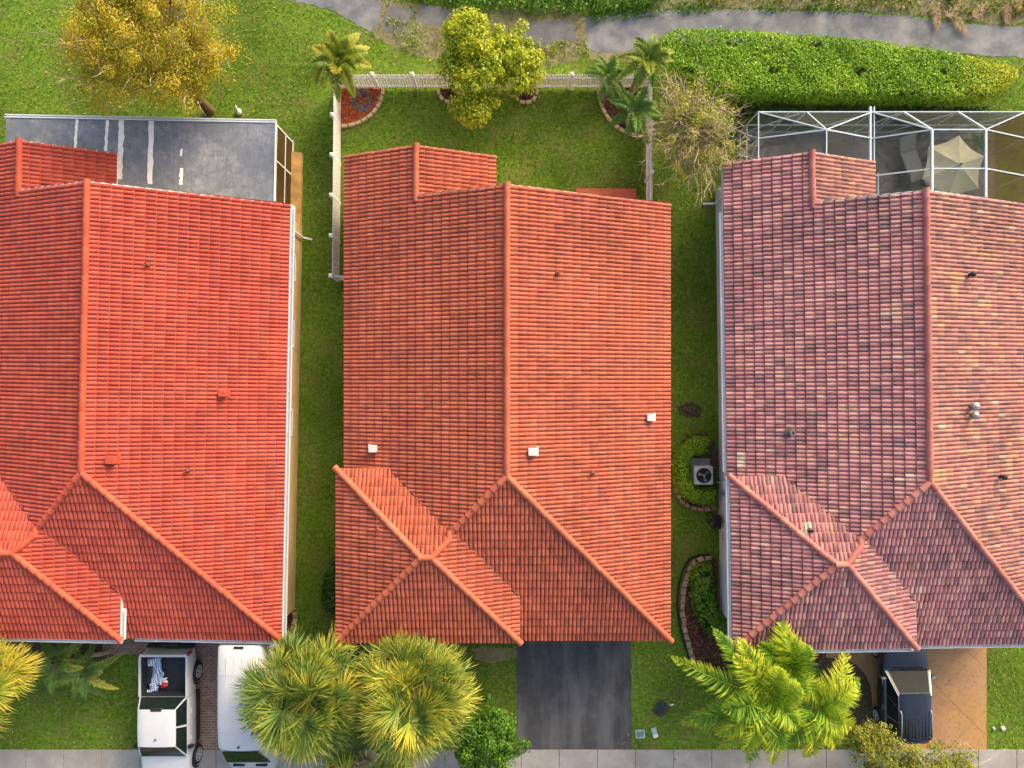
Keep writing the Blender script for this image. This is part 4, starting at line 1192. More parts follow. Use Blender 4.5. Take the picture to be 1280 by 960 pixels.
def fan_palm(label, base, top, seed, n=40, reach=1.35, R=.95, nseg=46, tint=.45, group='fan palms in the front gardens', trunk=.16, w=.037, tall=.9):
    r = np.random.default_rng(seed)
    t = thing('fan_palm', label, 'fan palm', (base[0], base[1], 0), group=group)
    c = np.array([top[0]-base[0], top[1]-base[1], top[2]])
    up = np.array([0,0,1.])
    for i in range(n):
        f = (i+.5)/n                      # 0 youngest, upright; 1 oldest, hanging outwards
        az = i*2.39996+r.normal(0,.45)
        out = np.array([math.cos(az), math.sin(az), 0])
        rho = reach*(.18+.82*f**.6)*r.uniform(.72,1.15)
        hub = c+out*rho+up*(tall*(1-f**1.3)*r.uniform(.7,1.1)-.55*f**2+r.normal(0,.1))
        jit = np.array([math.cos(az+r.normal(0,.55)), math.sin(az+r.normal(0,.55)), 0])
        axis = jit+up*(.75-1.15*f+r.normal(0,.22))
        nrm = up*(.7+.3*f)-out*(.55-.5*f)+r.normal(0,.28,3)
        V, Fs, C = fan_leaf(c-up*f*.35, hub, axis, nrm, R*r.uniform(.82,1.15), nseg, r, np.clip(tint+r.normal(0,.17),0,.92), span=r.uniform(1.05,1.9), droop=.2+.35*f, w=w)
        mesh_np('fan_leaf', V, Fs, M['pf_fan'], t, rnd=C)
    for i in range(6):                    # a few dead fans still caught among the green ones
        az = r.uniform(0,2*PI); out = np.array([math.cos(az),math.sin(az),0]); hub = c+out*reach*r.uniform(.35,.8)-up*r.uniform(.05,.35)
        V, Fs, C = fan_leaf(c-up*.3, hub, out-up*.4, up+r.normal(0,.3,3), R*.7, 20, r, .55, span=1.5, droop=.8, w=w)
        mesh_np('dead_leaf', V, Fs, M['deadfan'], t, rnd=C)
    mb = MB(); pts, ra = [], []
    for i in range(11):
        s = i/10; pts.append(tuple(c*s)); ra.append(trunk*(1.25-.35*s)*(1.0 if i % 2 else 1.1))
    mb.tube(pts, ra, 12); mb.build('trunk', M['palm_bark'], t, smooth=True)
    V, Q, C, off = [], [], [], 0
    for i in range(16):                   # thatch hanging under the crown
        out = np.array([math.cos(i*2.4), math.sin(i*2.4), 0])
        Va, Fa, Ca = fan_leaf(c-up*.3, c+out*.45-up*.6, out-up*1.2, out+up*.4, R*.65, 14, r, .5, span=1.2, droop=.8, w=w)
        V.append(Va); Q.append([f+off for f in Fa]); C.append(Ca); off += len(Va)
    q4 = np.concatenate([q[0] for q in Q]); q3 = np.concatenate([q[1] for q in Q])
    n4 = [len(q[0]) for q in Q]
    CC = np.concatenate([c_[:k] for c_, k in zip(C, n4)]+[c_[k:] for c_, k in zip(C, n4)])
    mesh_np('dead_thatch', np.concatenate(V), [q4, q3], M['oldfrond'], t, rnd=CC)
    return t

def leafy_mass(name, label, cat, outline, zt, mat, seed, leaf=.1, dens=260, z0=.05, top_wob=.12, core=None, tint0=.5, group=None, edge=.12, matfn=None):
    """clipped hedge or shrub: leaves over the top and sides of an outline, stems and shade-dark leaves inside"""
    r = np.random.default_rng(seed)
    P = np.array(outline); c0 = P.mean(0)
    t = thing(name, label, cat, (c0[0], c0[1], 0), group=group)
    P = P-c0
    lo, hi = P.min(0), P.max(0)
    area = abs(sum(P[i][0]*P[(i+1)%len(P)][1]-P[(i+1)%len(P)][0]*P[i][1] for i in range(len(P))))/2
    n = int(area*dens*1.3*(hi-lo).prod()/max(area,.01)); c = r.uniform(lo,hi,(n,2)); c = c[inpoly(c,P)]
    # distance to edge for a rounded shoulder
    dmin = np.full(len(c), 9.)
    for i in range(len(P)):
        a, b = P[i], P[(i+1)%len(P)]; ab = b-a; tt = np.clip(((c-a)@ab)/(ab@ab+1e-9),0,1); dmin = np.minimum(dmin, np.linalg.norm(c-a-tt[:,None]*ab,axis=1))
    bumps = top_wob*(np.sin(c[:,0]*2.1+seed)*np.sin(c[:,1]*2.7+1.3*seed)+.6*np.sin(c[:,0]*5.3)*np.sin(c[:,1]*4.7+seed))
    gaps = (np.sin(c[:,0]*1.9+seed*.7)*np.sin(c[:,1]*3.1+seed)) > .90
    sh = np.clip(dmin/.3,0,1); zz = zt+bumps-(1-np.sqrt(1-(1-sh)**2))*.3-np.abs(r.normal(0,.07,len(c)))-gaps*.5
    top = np.c_[c,zz]; ntop = np.c_[r.normal(0,.55,(len(c),2)),np.ones(len(c))]
    sides, ns = [], []
    for i in range(len(P)):
        a, b = P[i], P[(i+1)%len(P)]; L = np.linalg.norm(b-a); k = int(L*zt*dens*(.9 if zt < 1 else .32))
        if not k: continue
        s = r.random(k); q = a+(b-a)*s[:,None]; nv = np.array([(b-a)[1],-(b-a)[0]])/(L+1e-9)
        if inpoly((q[:1]*0+((a+b)/2+nv*.02)[None]), P)[0]: nv = -nv
        z = z0+(zt-.12-z0)*(r.random(k)**.8 if zt < 1 else .55+.45*r.random(k))
        q = q+nv*r.normal(-.03,edge*.5,k)[:,None]
        sides.append(np.c_[q,z]); ns.append(np.c_[np.repeat(nv[None],k,0)+r.normal(0,.5,(k,2)),r.normal(.3,.4,k)])
    pts = np.concatenate([top]+sides); nr = np.concatenate([ntop]+ns)
    V, Q = leaves_from(pts, nr, leaf, r, .6)
    tint = np.clip(tint0+.16*np.sin(pts[:,0]*1.3+seed)*np.sin(pts[:,1]*1.7)+r.normal(0,.2,len(pts)),0,1)
    cr = mesh_np('foliage', V, [Q], mat, t, rnd=tint)
    if matfn is not None:
        mats, sel = matfn(pts+np.array([c0[0],c0[1],0]), r)
        cr.data.materials.append(mats); cr.data.polygons.foreach_set('material_index', sel.astype(np.int32))
    # bare stems inside
    m = MB(); kk = max(6, int(area*5)); c = r.uniform(lo,hi,(kk*3,2)); c = c[inpoly(c,P*.9)][:kk]
    for x, y in c:
        m.tube([(x,y,-.02),(x+r.normal(0,.08),y+r.normal(0,.08),zt*.5),(x+r.normal(0,.15),y+r.normal(0,.15),zt*.85)],[.03,.02,.01],5)
    # dark inner leaves: the shade inside the foliage put into leaf colour
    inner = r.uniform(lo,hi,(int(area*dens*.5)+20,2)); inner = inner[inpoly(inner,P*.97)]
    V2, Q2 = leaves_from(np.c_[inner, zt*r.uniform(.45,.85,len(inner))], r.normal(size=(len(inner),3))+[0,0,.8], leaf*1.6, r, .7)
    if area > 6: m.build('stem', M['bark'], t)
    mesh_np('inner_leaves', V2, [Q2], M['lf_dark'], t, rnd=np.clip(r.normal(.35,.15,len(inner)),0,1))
    return t

# -- the yellow tree behind the patio cover
tree('yellow_tree', 'large yellow orange leaved tree leaning over the grass behind the grey patio cover', 'tree', at(263,139), (*at(178,50,4.1), 4.1), (2.9,2.75,1.75), M['lf_yellow'], 101,
     nclump=260, per=210, cr=.44, leaf=.075, trunk=.17, nlimb=22, shell=.25, twigs=240, fork=.25, tint0=.46, extra=[((*at(165,5,4.0),4.0),(2.0,1.6,1.3),60),((*at(255,75,3.6),3.6),(1.0,1.3,.9),30),((*at(228,104,3.2),3.2),(.9,.6,.6),22)])
# -- lime trees at the back fence
tree('lime_tree', 'lime yellow leaved tree standing at the back fence, the taller of the pair', 'tree', at(563,114), (*at(592,76,2.8),2.8), (1.45,1.6,1.0), M['lf_lime'], 111,
     nclump=105, per=120, cr=.33, leaf=.12, trunk=.07, nlimb=14, shell=.3, fork=.3, tint0=.55, group='lime trees at the back fence', extra=[((*at(584,36,3.4),3.4),(.95,.8,.6),32),((*at(592,135,2.2),2.2),(1.0,.75,.6),30)])
tree('lime_tree', 'lime leaved tree standing at the back fence, the shorter of the pair', 'tree', at(657,114), (*at(646,76,2.5),2.5), (1.15,1.3,.8), M['lf_lime'], 112,
     nclump=66, per=115, cr=.32, leaf=.12, trunk=.06, nlimb=11, shell=.3, fork=.3, tint0=.48, group='lime trees at the back fence')
# -- half bare tree between the fence and the mottled house
bt = tree('half_bare_tree', 'half bare tree of pale tangled twigs with sparse leaves, beside the picket fence', 'tree', at(857,178), (*at(868,163,2.1),2.1), (1.85,2.3,1.2), M['lf_sparse'], 121,
     nclump=130, per=75, cr=.36, leaf=.085, trunk=.09, nlimb=26, shell=.2, twigs=430, fork=.2, tint0=.5, tmat=M['twig'])
# -- hedge along the path
hx = [(826,44),(845,34),(900,33),(970,38),(1040,43),(1100,48),(1160,57),(1215,67),(1255,76),(1275,82),(1278,95),(1262,110),(1235,122),(1180,122),(1100,120),(1000,118),(930,118),(895,112),(870,95),(840,78)]
def hedge_mat(p, r):  # low sun on the right-hand end, put in as yellow leaf colour
    x = p[:,0]; lim = at(1190,0,1.7)[0]
    return M['lf_hedge_sunlit'], (r.random(len(x)) < np.clip((x-lim)/2.2,0,.85)) | (r.random(len(x)) < .03)
leafy_mass('clipped_hedge', 'long clipped bright green hedge running beside the grey path', 'hedge', poly_at(hx,1.6), 1.6, M['lf_hedge'], 131, leaf=.09, dens=560, matfn=hedge_mat, top_wob=.07)
# -- hedge around the air conditioner
hc = [(889,550),(878,547),(864,551),(852,562),(845,580),(845,602),(852,618),(866,628),(882,632),(897,632),(897,614),(884,613),(870,609),(863,598),(863,582),(869,570),(884,566)]
leafy_mass('curved_hedge', 'low c shaped clipped hedge curling around the air conditioner', 'hedge', poly_at(hc,.7), .7, M['lf_hedge'], 132, leaf=.075, dens=700, top_wob=.04, tint0=.66)
leafy_mass('shrub_row', 'dark green leafy shrubs in the long curved stone edged bed', 'shrub', poly_at([(866,716),(876,708),(890,707),(893,740),(897,765),(909,780),(911,798),(896,800),(880,785),(868,755)],.6), .6, M['lf_mid'], 133, leaf=.14, dens=300, top_wob=.12, tint0=.68)
leafy_mass('wall_shrub', 'dark low shrub against the shaded side wall of the orange roofed house', 'shrub', poly_at([(403,722),(412,706),(422,698),(424,765),(408,768),(400,755)],.7), .7, M['lf_dark'], 134, leaf=.10, dens=420, top_wob=.12, tint0=.42)
leafy_mass('hedge_shade_strip', 'dark leafy strip standing in for hedge shade, between long hedge and pool cage', 'shrub', poly_at([(920,128),(1060,130),(1240,131),(1240,140),(1060,139),(915,140),(900,134)],.45), .4, M['lf_dark'], 135, leaf=.1, dens=330, top_wob=.1, tint0=.25)  # added strip: the shade beside the hedge painted as dark leaves

# -- feather palms at the fence
feather_palm('feather_palm', 'lone yellow green feather palm in the quarter round red mulch bed', at(450,121), (*at(424,76,3.6),3.6), M['pf_yellow'], 141, n=18, L=1.36, lmax=.44, w=.042, nl=44, tint=.42, group='feather palms along the back fence')
feather_palm('feather_palm', 'tallest palm of the trio at the fence, its fronds paler at the tips', at(786,118), (*at(809,74,3.7),3.7), M['pf_yellow'], 142, n=16, L=1.2, lmax=.34, w=.034, nl=36, tint=.30, group='feather palms along the back fence')
feather_palm('feather_palm', 'palm of the trio whose fronds hang over the picket panels', at(754,129), (*at(760,97,2.5),2.5), M['pf_green'], 143, n=12, L=1.2, lmax=.30, w=.03, nl=34, tint=.4, group='feather palms along the back fence')
feather_palm('feather_palm', 'greenest palm of the trio, over the inner edge of the mulch bed', at(784,151), (*at(793,137,2.4),2.4), M['pf_green'], 144, n=14, L=1.35, lmax=.34, w=.034, nl=38, tint=.42, group='feather palms along the back fence')
# -- front gardens
fan_palm('dense green and yellow fan palm hanging over the white van', at(352,838), (*at(382,872,3.7),3.7), 151, n=90, tint=.28, R=1.0, reach=1.65)
fan_palm('round golden yellow fan palm covering the front eave of the orange roofed house', at(487,835), (*at(516,874,3.8),3.8), 152, n=92, tint=.43, R=1.02, reach=1.6)
fan_palm('lower green fan palm squeezed between the two large fan palms at the sidewalk', at(440,925), (*at(455,955,2.2),2.2), 157, n=26, tint=.28, R=.95, reach=1.3)
fan_palm('fan palm showing only its golden leaf tips beside the dark low palms', at(-2,815), (*at(-46,855,3.6),3.6), 153, n=64, tint=.66, R=1.05, reach=1.5)
feather_palm('low_palm', 'dark low feather palm under the scarlet eave, beside the cut palm log', at(78,818), (*at(70,826,1.6),1.6), M['pf_dark'], 154, n=16, L=1.5, lmax=.34, w=.035, nl=40, tint=.62, el=(0.0,.8), group='low palms in the front garden')
feather_palm('low_palm', 'dark low feather palm on the pickup side of the front garden, yellow frond tips', at(106,832), (*at(106,842,1.3),1.3), M['pf_dark'], 155, n=13, L=1.5, lmax=.32, w=.035, nl=40, tint=.66, el=(0.0,.8), group='low palms in the front garden')
def aimed(c, targets):
    """fronds from a crown at pixel c=(x,y,z) that reach towards the given pixels"""
    return [(math.atan2(-(ty-c[1]), tx-c[0]), el, L, c) for tx, ty, el, L in targets]
queen = (aimed((958,868,4.2), [(884,778,.45,3.3),(848,838,.30,3.7),(890,800,.7,2.7),(925,790,.6,2.9),(872,905,.25,3.2),(905,880,.8,2.6),(930,940,.5,2.6),(1000,905,.9,2.0),(960,800,1.0,2.2),(870,930,.1,3.3),(1000,850,1.0,2.0),(915,955,.2,3.0),(945,965,.1,3.4),(895,925,.5,2.7),(960,950,.5,2.5),(975,965,.2,3.3)])
       + aimed((985,835,3.6), [(965,778,.6,2.3),(985,790,.8,1.9),(945,800,.7,1.9),(1030,880,.4,2.4),(1010,800,.8,1.6),(1000,870,.9,1.7)])
       + aimed((1018,880,3.5), [(1075,838,.45,2.5),(1062,852,.7,2.2),(1080,870,.3,2.3),(1075,915,.3,2.3),(1055,950,.4,2.4),(1010,960,.4,2.6),(1040,905,.8,1.8),(980,940,.5,2.2),(1050,870,.9,1.7)]))
feather_palm('clumping_palm', 'large clumping feather palm with bright yellow green fronds over the curved bed', at(933,826), (*at(972,872,3.9),3.9), M['pf_areca'], 156, n=len(queen), azs=queen, lmax=.86, w=.05, nl=66, trunk=.11, droop=(.5,.75), tint=.42, spread=.34, vee=.35, tip_y=.38, plume=.5)
tree('round_bush', 'rounded deep green bush at the corner of the black driveway', 'bush', at(612,908), (*at(608,925,1.5),1.5), (1.35,1.55,.9), M['lf_mid'], 161,
     nclump=120, per=120, cr=.28, leaf=.11, trunk=.07, nlimb=10, shell=.35, fork=.5, tint0=.42)
tree('olive_tree', 'olive yellow small leaved tree in front of the black car', 'tree', at(1088,952), (*at(1130,985,2.6),2.6), (2.0,2.1,1.1), M['lf_olive'], 162,
     nclump=190, per=120, cr=.32, leaf=.085, trunk=.09, nlimb=18, shell=.3, twigs=60, fork=.3, tint0=.5, extra=[((*at(1195,965,2.0),2.0),(1.0,1.0,.7),40),((*at(1085,925,2.2),2.2),(.9,.9,.7),35)])
feather_palm('patio_plant', 'small leafy palm in the pool cage behind the cream umbrella', at(1216,186), (*at(1220,180,1.0),1.0), M['pf_dark'], 163, n=10, L=.75, lmax=.24, w=.03, nl=22, tint=.6, cat='plant')
leafy_mass('bed_shrub', 'small reddish green shrub below the big arching palm', 'shrub', poly_at([(880,840),(900,836),(905,858),(890,866)],.5), .45, M['lf_dark'], 165, leaf=.10, dens=300, tint0=.6)

# -- weeds along the far side of the path and dry fronds
def scatter_leaves(name, pts, mat, n, size, zmax, seed, tint0=.5):
    r = np.random.default_rng(seed); P = np.array(pts); lo, hi = P.min(0), P.max(0)
    c = r.uniform(lo,hi,(n*3,2)); c = c[inpoly(c,P)]
    cl = r.uniform(lo,hi,(max(6,n//90),2)); cl = cl[inpoly(cl,P)]
    d = np.min(np.linalg.norm(c[:,None]-cl[None],axis=2),axis=1); c = c[r.random(len(c)) < np.exp(-(d/.35)**2)+.12][:n]
    z = zmax*r.random(len(c))**1.5+.02
    V, Q = leaves_from(np.c_[c,z], r.normal(size=(len(c),3))*[.6,.6,.5]+[0,0,.8], size, r, .5)
    o = mesh_np(name, V, [Q], mat, None, rnd=np.clip(tint0+r.normal(0,.22,len(c)),0,1)); o['kind'] = 'stuff'
    return o
scatter_leaves('weeds', poly_at([(490,-40),(845,-40),(840,4),(790,14),(700,22),(600,16),(530,8)]), M['lf_mid'], 9000, .13, .5, 171, .45)
scatter_leaves('weeds', poly_at([(845,-40),(1330,-40),(1330,20),(1200,18),(1120,12),(1000,8),(850,8)]), M['lf_olive'], 5200, .12, .25, 172, .4)
scatter_leaves('weeds', poly_at([(740,8),(830,4),(1000,6),(1130,12),(1210,22),(1205,32),(1130,22),(1000,16),(900,17),(820,20),(740,30)]), M['lf_mid'], 2600, .10, .18, 174, .4)
scatter_leaves('weeds', poly_at([(478,18),(560,40),(640,52),(735,50),(735,70),(650,84),(560,80),(500,60)]), M['lf_sparse'], 2600, .09, .12, 173, .3)
r_ = np.random.default_rng(5); Vs, Fq, Ft, Cq, Ct, off = [], [], [], [], [], 0
for i in range(9):
    px, py = r_.uniform(1165,1290), r_.uniform(-12,26)
    x, y = at(px, py); V, Fs, R = frond_arrays(np.array([x,y,.12]), r_.uniform(-2.2,-.6)+(r_.random()<.4)*2.6, .05, r_.uniform(.9,1.6), .06, 22, .35, .04, r_, r_.uniform(.3,.8), vee=.15)
    V[:,2] = np.clip(V[:,2], .03, .4)
    Vs.append(V); Fq.append(Fs[0]+off); Ft.append(Fs[1]+off); k = len(Fs[0]); Cq.append(R[:k]); Ct.append(R[k:]); off += len(V)
o = mesh_np('dry_frond_litter', np.concatenate(Vs), [np.concatenate(Fq), np.concatenate(Ft)], M['oldfrond'], None, rnd=np.concatenate(Cq+Ct)); o['kind'] = 'stuff'
x, y = at(44,838); x2, y2 = at(140,812)
t = thing('palm_log', 'thin pale cut palm trunk lying along the front garden under the dark palms', 'log', ((x+x2)/2,(y+y2)/2))
m = MB(); dx, dy = (x2-x)/2, (y2-y)/2
m.tube([(dx*(-1+2*i/12), dy*(-1+2*i/12)+.03*math.sin(i), .1) for i in range(13)], [.085*(1 if i%2 else 1.1) for i in range(13)], 10); m.build('stem', M['twig'], t, smooth=True)

def fallen(px, py, rx, ry, n, mat, seed):
    r = np.random.default_rng(seed); c = np.array(at(px,py))+r.normal(size=(n,2))*[rx,ry]
    for P in EXCL0: c = c[~inpoly(c,P)]
    V, Q = leaves_from(np.c_[c, r.uniform(.05,.10,len(c))], r.normal(size=(len(c),3))*.5+[0,0,1], .085, r, .6)
    o = mesh_np('fallen_leaves', V, [Q], mat, None, rnd=r.uniform(.1,.9,len(c))); o['kind'] = 'stuff'
EXCL0 = [[(-30,6),(-10.0,6),(-10.0,11.1),(-30,11.1)], [(5.2,6),(5.6,6),(5.6,12.2),(5.2,12.2)], [(CX+xa-.3,5),(40,5),(40,CY+yb+.2),(CX+xa-.3,CY+yb+.2)]]
fallen(200,100,2.6,1.6,420,M['lf_yellow'],31)
fallen(862,190,1.3,1.9,420,M['oldfrond'],32)
fallen(610,110,1.5,1.1,160,M['lf_lime'],33)
fallen(460,915,2.3,.8,240,M['deadfan'],34)
fallen(890,890,1.9,1.0,200,M['oldfrond'],35)
fallen(90,850,1.6,.8,200,M['oldfrond'],36)
# -- grass blades
def grass():
    r = np.random.default_rng(77)
    x0, y0 = at(-20,0)[0], at(0,968)[1]; x1, y1 = at(1300,0)[0], at(0,-15)[1]
    n = 300000
    c = r.uniform((x0,y0),(x1,y1),(n,2))
    keep = np.ones(n,bool)
    for P in EXCL: keep &= ~inpoly(c, P)
    # patchy density
    dens = .75+.25*np.sin(c[:,0]*1.1+1.3*np.sin(c[:,1]*.8))*np.sin(c[:,1]*1.3+np.sin(c[:,0]*.9))
    keep &= r.random(n) < dens
    c = c[keep]; n = len(c)
    a = r.uniform(0,2*PI,n); tuft = np.sin(np.floor(c[:,0]/.13)*127.1+np.floor(c[:,1]/.13)*311.7)*43758.5453; tuft = tuft-np.floor(tuft)
    L = r.uniform(.05,.10,n)*(.7+.7*tuft); ln = r.uniform(.3,1.1,n)*L; w = r.uniform(.010,.020,n)
    d = np.stack([np.cos(a),np.sin(a)],1); s = np.stack([-d[:,1],d[:,0]],1)*w[:,None]
    b0 = np.c_[c-s,np.full(n,.0)]; b1 = np.c_[c+s,np.full(n,.0)]; tp = np.c_[c+d*ln[:,None], np.sqrt(np.maximum(L*L-(ln*.8)**2,.0004))]
    V = np.stack([b0,b1,tp],1).reshape(-1,3)
    patch = .18*np.sin(c[:,0]*.7+2*np.sin(c[:,1]*.5))*np.sin(c[:,1]*.9)+.12*np.sin(c[:,0]*3.1+c[:,1]*1.7)*np.sin(c[:,1]*2.9)
    o = mesh_np('grass', V, [np.arange(3*n).reshape(-1,3)], M['blade'], None, rnd=np.clip(.42+patch+(tuft-.5)*.5+r.normal(0,.18,n),0,1))
    o['kind'] = 'stuff'
EXCL = [[(A,SW0),(B,SW0),(B,-9),(A,-9)], dl, [at(128,818),at(172,818),at(172,785),at(128,785)], dr_pts,
        [(-60,SW1),(60,SW1),(60,SW0+.02),(-60,SW0+.02)],
        poly_at([(330,-40),(440,-18),(478,4),(474,30),(462,40),(440,26),(405,10),(350,-2),(330,-8)]),
        poly_at([(484,6),(520,14),(512,22),(496,48),(478,36)]), poly_at([(526,4),(566,14),(580,28),(548,34),(520,28)]), poly_at([(650,28),(716,26),(722,54),(694,52),(676,60),(655,50)]),
        poly_at([(732,22),(830,12),(930,12),(1030,14),(1130,20),(1200,30),(1330,36),(1450,40),(1450,86),(1300,74),(1240,70),(1150,62),(1050,56),(900,54),(815,56),(790,66),(745,66),(732,60)]),
        [(CX+xa-.1,6),(CX+xe+.3,6),(CX+xe+.3,CY+yb+.1),(CX+xa-.1,CY+yb+.1)],
        [(-1.9,-10.0),(-.2,-10.0),(-.2,-9),(-1.9,-9)],
        poly_at([(427,111)]+arc(427,111,55,0,90,14,50)), poly_at(arc(563,112,16,0,180,8,17)), poly_at(arc(657,112,16,0,180,8,18)), poly_at([(805,111)]+arc(805,111,60,180,90,14,63)),
        poly_at([(889,694),(866,698),(852,730),(849,760),(852,790),(871,850),(905,850),(925,870),(935,838),(912,800),(899,795),(899,694)]),
        [(at(720,0)[0],6.4),(at(795,0)[0],6.4),(at(795,0)[0],at(0,236)[1]),(at(720,0)[0],at(0,236)[1])]]
for hh in (house_a, house_b, house_c):
    cs, sn = math.cos(hh.rotation_euler[2]), math.sin(hh.rotation_euler[2])
    loc2 = lambda q: [(hh.location[0]+cs*x-sn*y, hh.location[1]+sn*x+cs*y) for x, y in q]
    EXCL.append(loc2([(-5.7,-9.1),(5.7,-9.2),(5.7,6.5),(-.8,6.5),(-.8,8.2),(-5.7,8.2)]))
    if hh is house_b: EXCL.append(loc2([(-6.2,6.4),(xr+.05,6.4),(xr+.05,yt),(-6.2,yt)]))
grass()
# ------------------------------------------------------------------ vehicles (front = +y in their own frame)
def loft(sections, mat, name, parent, caps=True):
    """sections: list of (y, [(x,z)...]) half profiles from bottom edge over to the centre line; mirrored"""
    V, Fs = [], []
    n = None
    for y, prof in sections:
        full = prof+[(-x,z) for x,z in prof[::-1] if abs(x) > 1e-6]
        n = len(full)
        V += [(x,y,z) for x,z in full]
    for i in range(len(sections)-1):
        for k in range(n-1): Fs.append((i*n+k,(i+1)*n+k,(i+1)*n+k+1,i*n+k+1))
        Fs.append((i*n+n-1,(i+1)*n+n-1,(i+1)*n,i*n))
    if caps:
        Fs.append(tuple(range(n))); m = (len(sections)-1)*n; Fs.append(tuple(range(m+n-1,m-1,-1)))
    mb = MB(); mb.add(V, Fs)
    return mb.build(name, mat, parent, smooth=True, sharp=38)

def prof(w, zb, zt, crown=.03, tumble=.06, sh=.10):
    return [(w*.86,zb),(w*.97,zb+.07),(w,zb+(zt-zb)*.45),(w-tumble*.3,zt-sh),(w-tumble,zt-sh*.35),(w-tumble-sh*.8,zt),(w*.45,zt+crown*.75),(0,zt+crown)]

def wheel(t, x, y, R=.37, W=.25):
    s = 1 if x > 0 else -1
    m = MB(); m.lathe((x,y,R), [(R*.66,-W/2),(R*.93,-W/2),(R,-W/2+.04),(R,W/2-.04),(R*.93,W/2),(R*.66,W/2)], 24, 'x')
    ty = m.build('wheel', M['black'], t, smooth=True)
    m = MB(); xo = x+s*(W/2+.008)
    m.lathe((xo,y,R), [(R*.655,-.02),(R*.655,.012),(R*.60,.014),(R*.58,-.012)] if s > 0 else [(R*.58,.012),(R*.60,-.014),(R*.655,-.012),(R*.655,.02)], 24, 'x')
    for k in range(6):
        a = k*PI/3; m.bar((xo+s*.004,y,R),(xo+s*.004,y+math.cos(a)*R*.62,R+math.sin(a)*R*.62),.06,.016,up=(1,0,0))
    m.lathe((xo,y,R), [(.07,-.015),(.07,.016),(.05,.022)] if s > 0 else [(.05,-.022),(.07,-.016),(.07,.015)], 14, 'x')
    m.build('rim', M['rim'], ty)
    return ty

def mirror(t, x, y, z, mat):
    s = 1 if x > 0 else -1
    m = MB(); m.rbox(min(x,x+s*.2),max(x,x+s*.2),y-.06,y+.06,z-.09,z+.09,.03); m.bar((x-s*.12,y,z-.06),(x+s*.03,y,z-.05),.05,.04)
    return m.build('mirror', mat, t)

def greenhouse(t, belt, roof, paint, pane_split=(.5,), rails=False):
    """belt / roof: (y_rear, y_front, half width, z); cabin shell, roof skin and inset panes"""
    (b0,b1,bw,bz), (r0,r1,rw,rz) = belt, roof
    c = [Vector(v) for v in ((-bw,b0,bz),(bw,b0,bz),(bw,b1,bz),(-bw,b1,bz),(-rw,r0,rz),(rw,r0,rz),(rw,r1,rz),(-rw,r1,rz))]
    m = MB(); m.add(c, [(0,1,5,4),(1,2,6,5),(2,3,7,6),(3,0,4,7)])
    m.build('cabin', paint, t)
    secs = []
    ys = np.linspace(r0, r1, 7)
    for i, y in enumerate(ys):
        e = 1-abs(i-3)/3; dz = -.035*(1-e)**2
        w_ = rw+.012
        secs.append((y + (-.03 if i == 0 else .03 if i == 6 else 0), [(w_*.98,rz-.03),(w_,rz+.005+dz),(w_*.93,rz+.035+dz),(w_*.6,rz+.06+dz),(0,rz+.07+dz)]))
    rp = loft(secs, paint, 'roof_panel', t)
    def pane(q, name, ix=.08, iz0=.06, iz1=.10, a=0., b=1.):
        p0, p1, p2, p3 = q   # bottom-a, bottom-b, top-b, top-a
        bl = p0.lerp(p1, a); br = p0.lerp(p1, b); tl = p3.lerp(p2, a); tr = p3.lerp(p2, b)
        n = (br-bl).cross(tl-bl).normalized()
        L = (br-bl).length
        def pt(u, v): return bl.lerp(br, u).lerp(tl.lerp(tr, u), v)
        ux = ix/max(.2,L)
        V = [pt(ux,iz0), pt(1-ux,iz0), pt(1-ux,1-iz1), pt(ux,1-iz1)]
        m = MB(); m.add([v+n*.008 for v in V]+[v-n*.01 for v in V], [(0,1,2,3),(7,6,5,4),(0,4,5,1),(1,5,6,2),(2,6,7,3),(3,7,4,0)])
        return m.build(name, M['glass'], t)
    pane((c[2],c[3],c[7],c[6]), 'windshield', .07, .02, .05)
    pane((c[0],c[1],c[5],c[4]), 'rear_window', .05, .05, .05)
    sp = [0.]+list(pane_split)+[1.]
    for (p, q, tq, tp) in ((c[1],c[2],c[6],c[5]),(c[3],c[0],c[4],c[7])):
        ss = sp if p is c[1] else [1-v for v in sp[::-1]]
        for a, b in zip(ss[:-1], ss[1:]): pane((p,q,tq,tp), 'side_window', .05, .06, .10, a, b)
    return rp

def handles(t, spots, mat):
    for x, y, z in spots:
        m = MB(); m.rbox(x-.02 if x > 0 else x-.035, x+.035 if x > 0 else x+.02, y-.09, y+.09, z-.02, z+.02, .01); m.build('door_handle', mat, t)

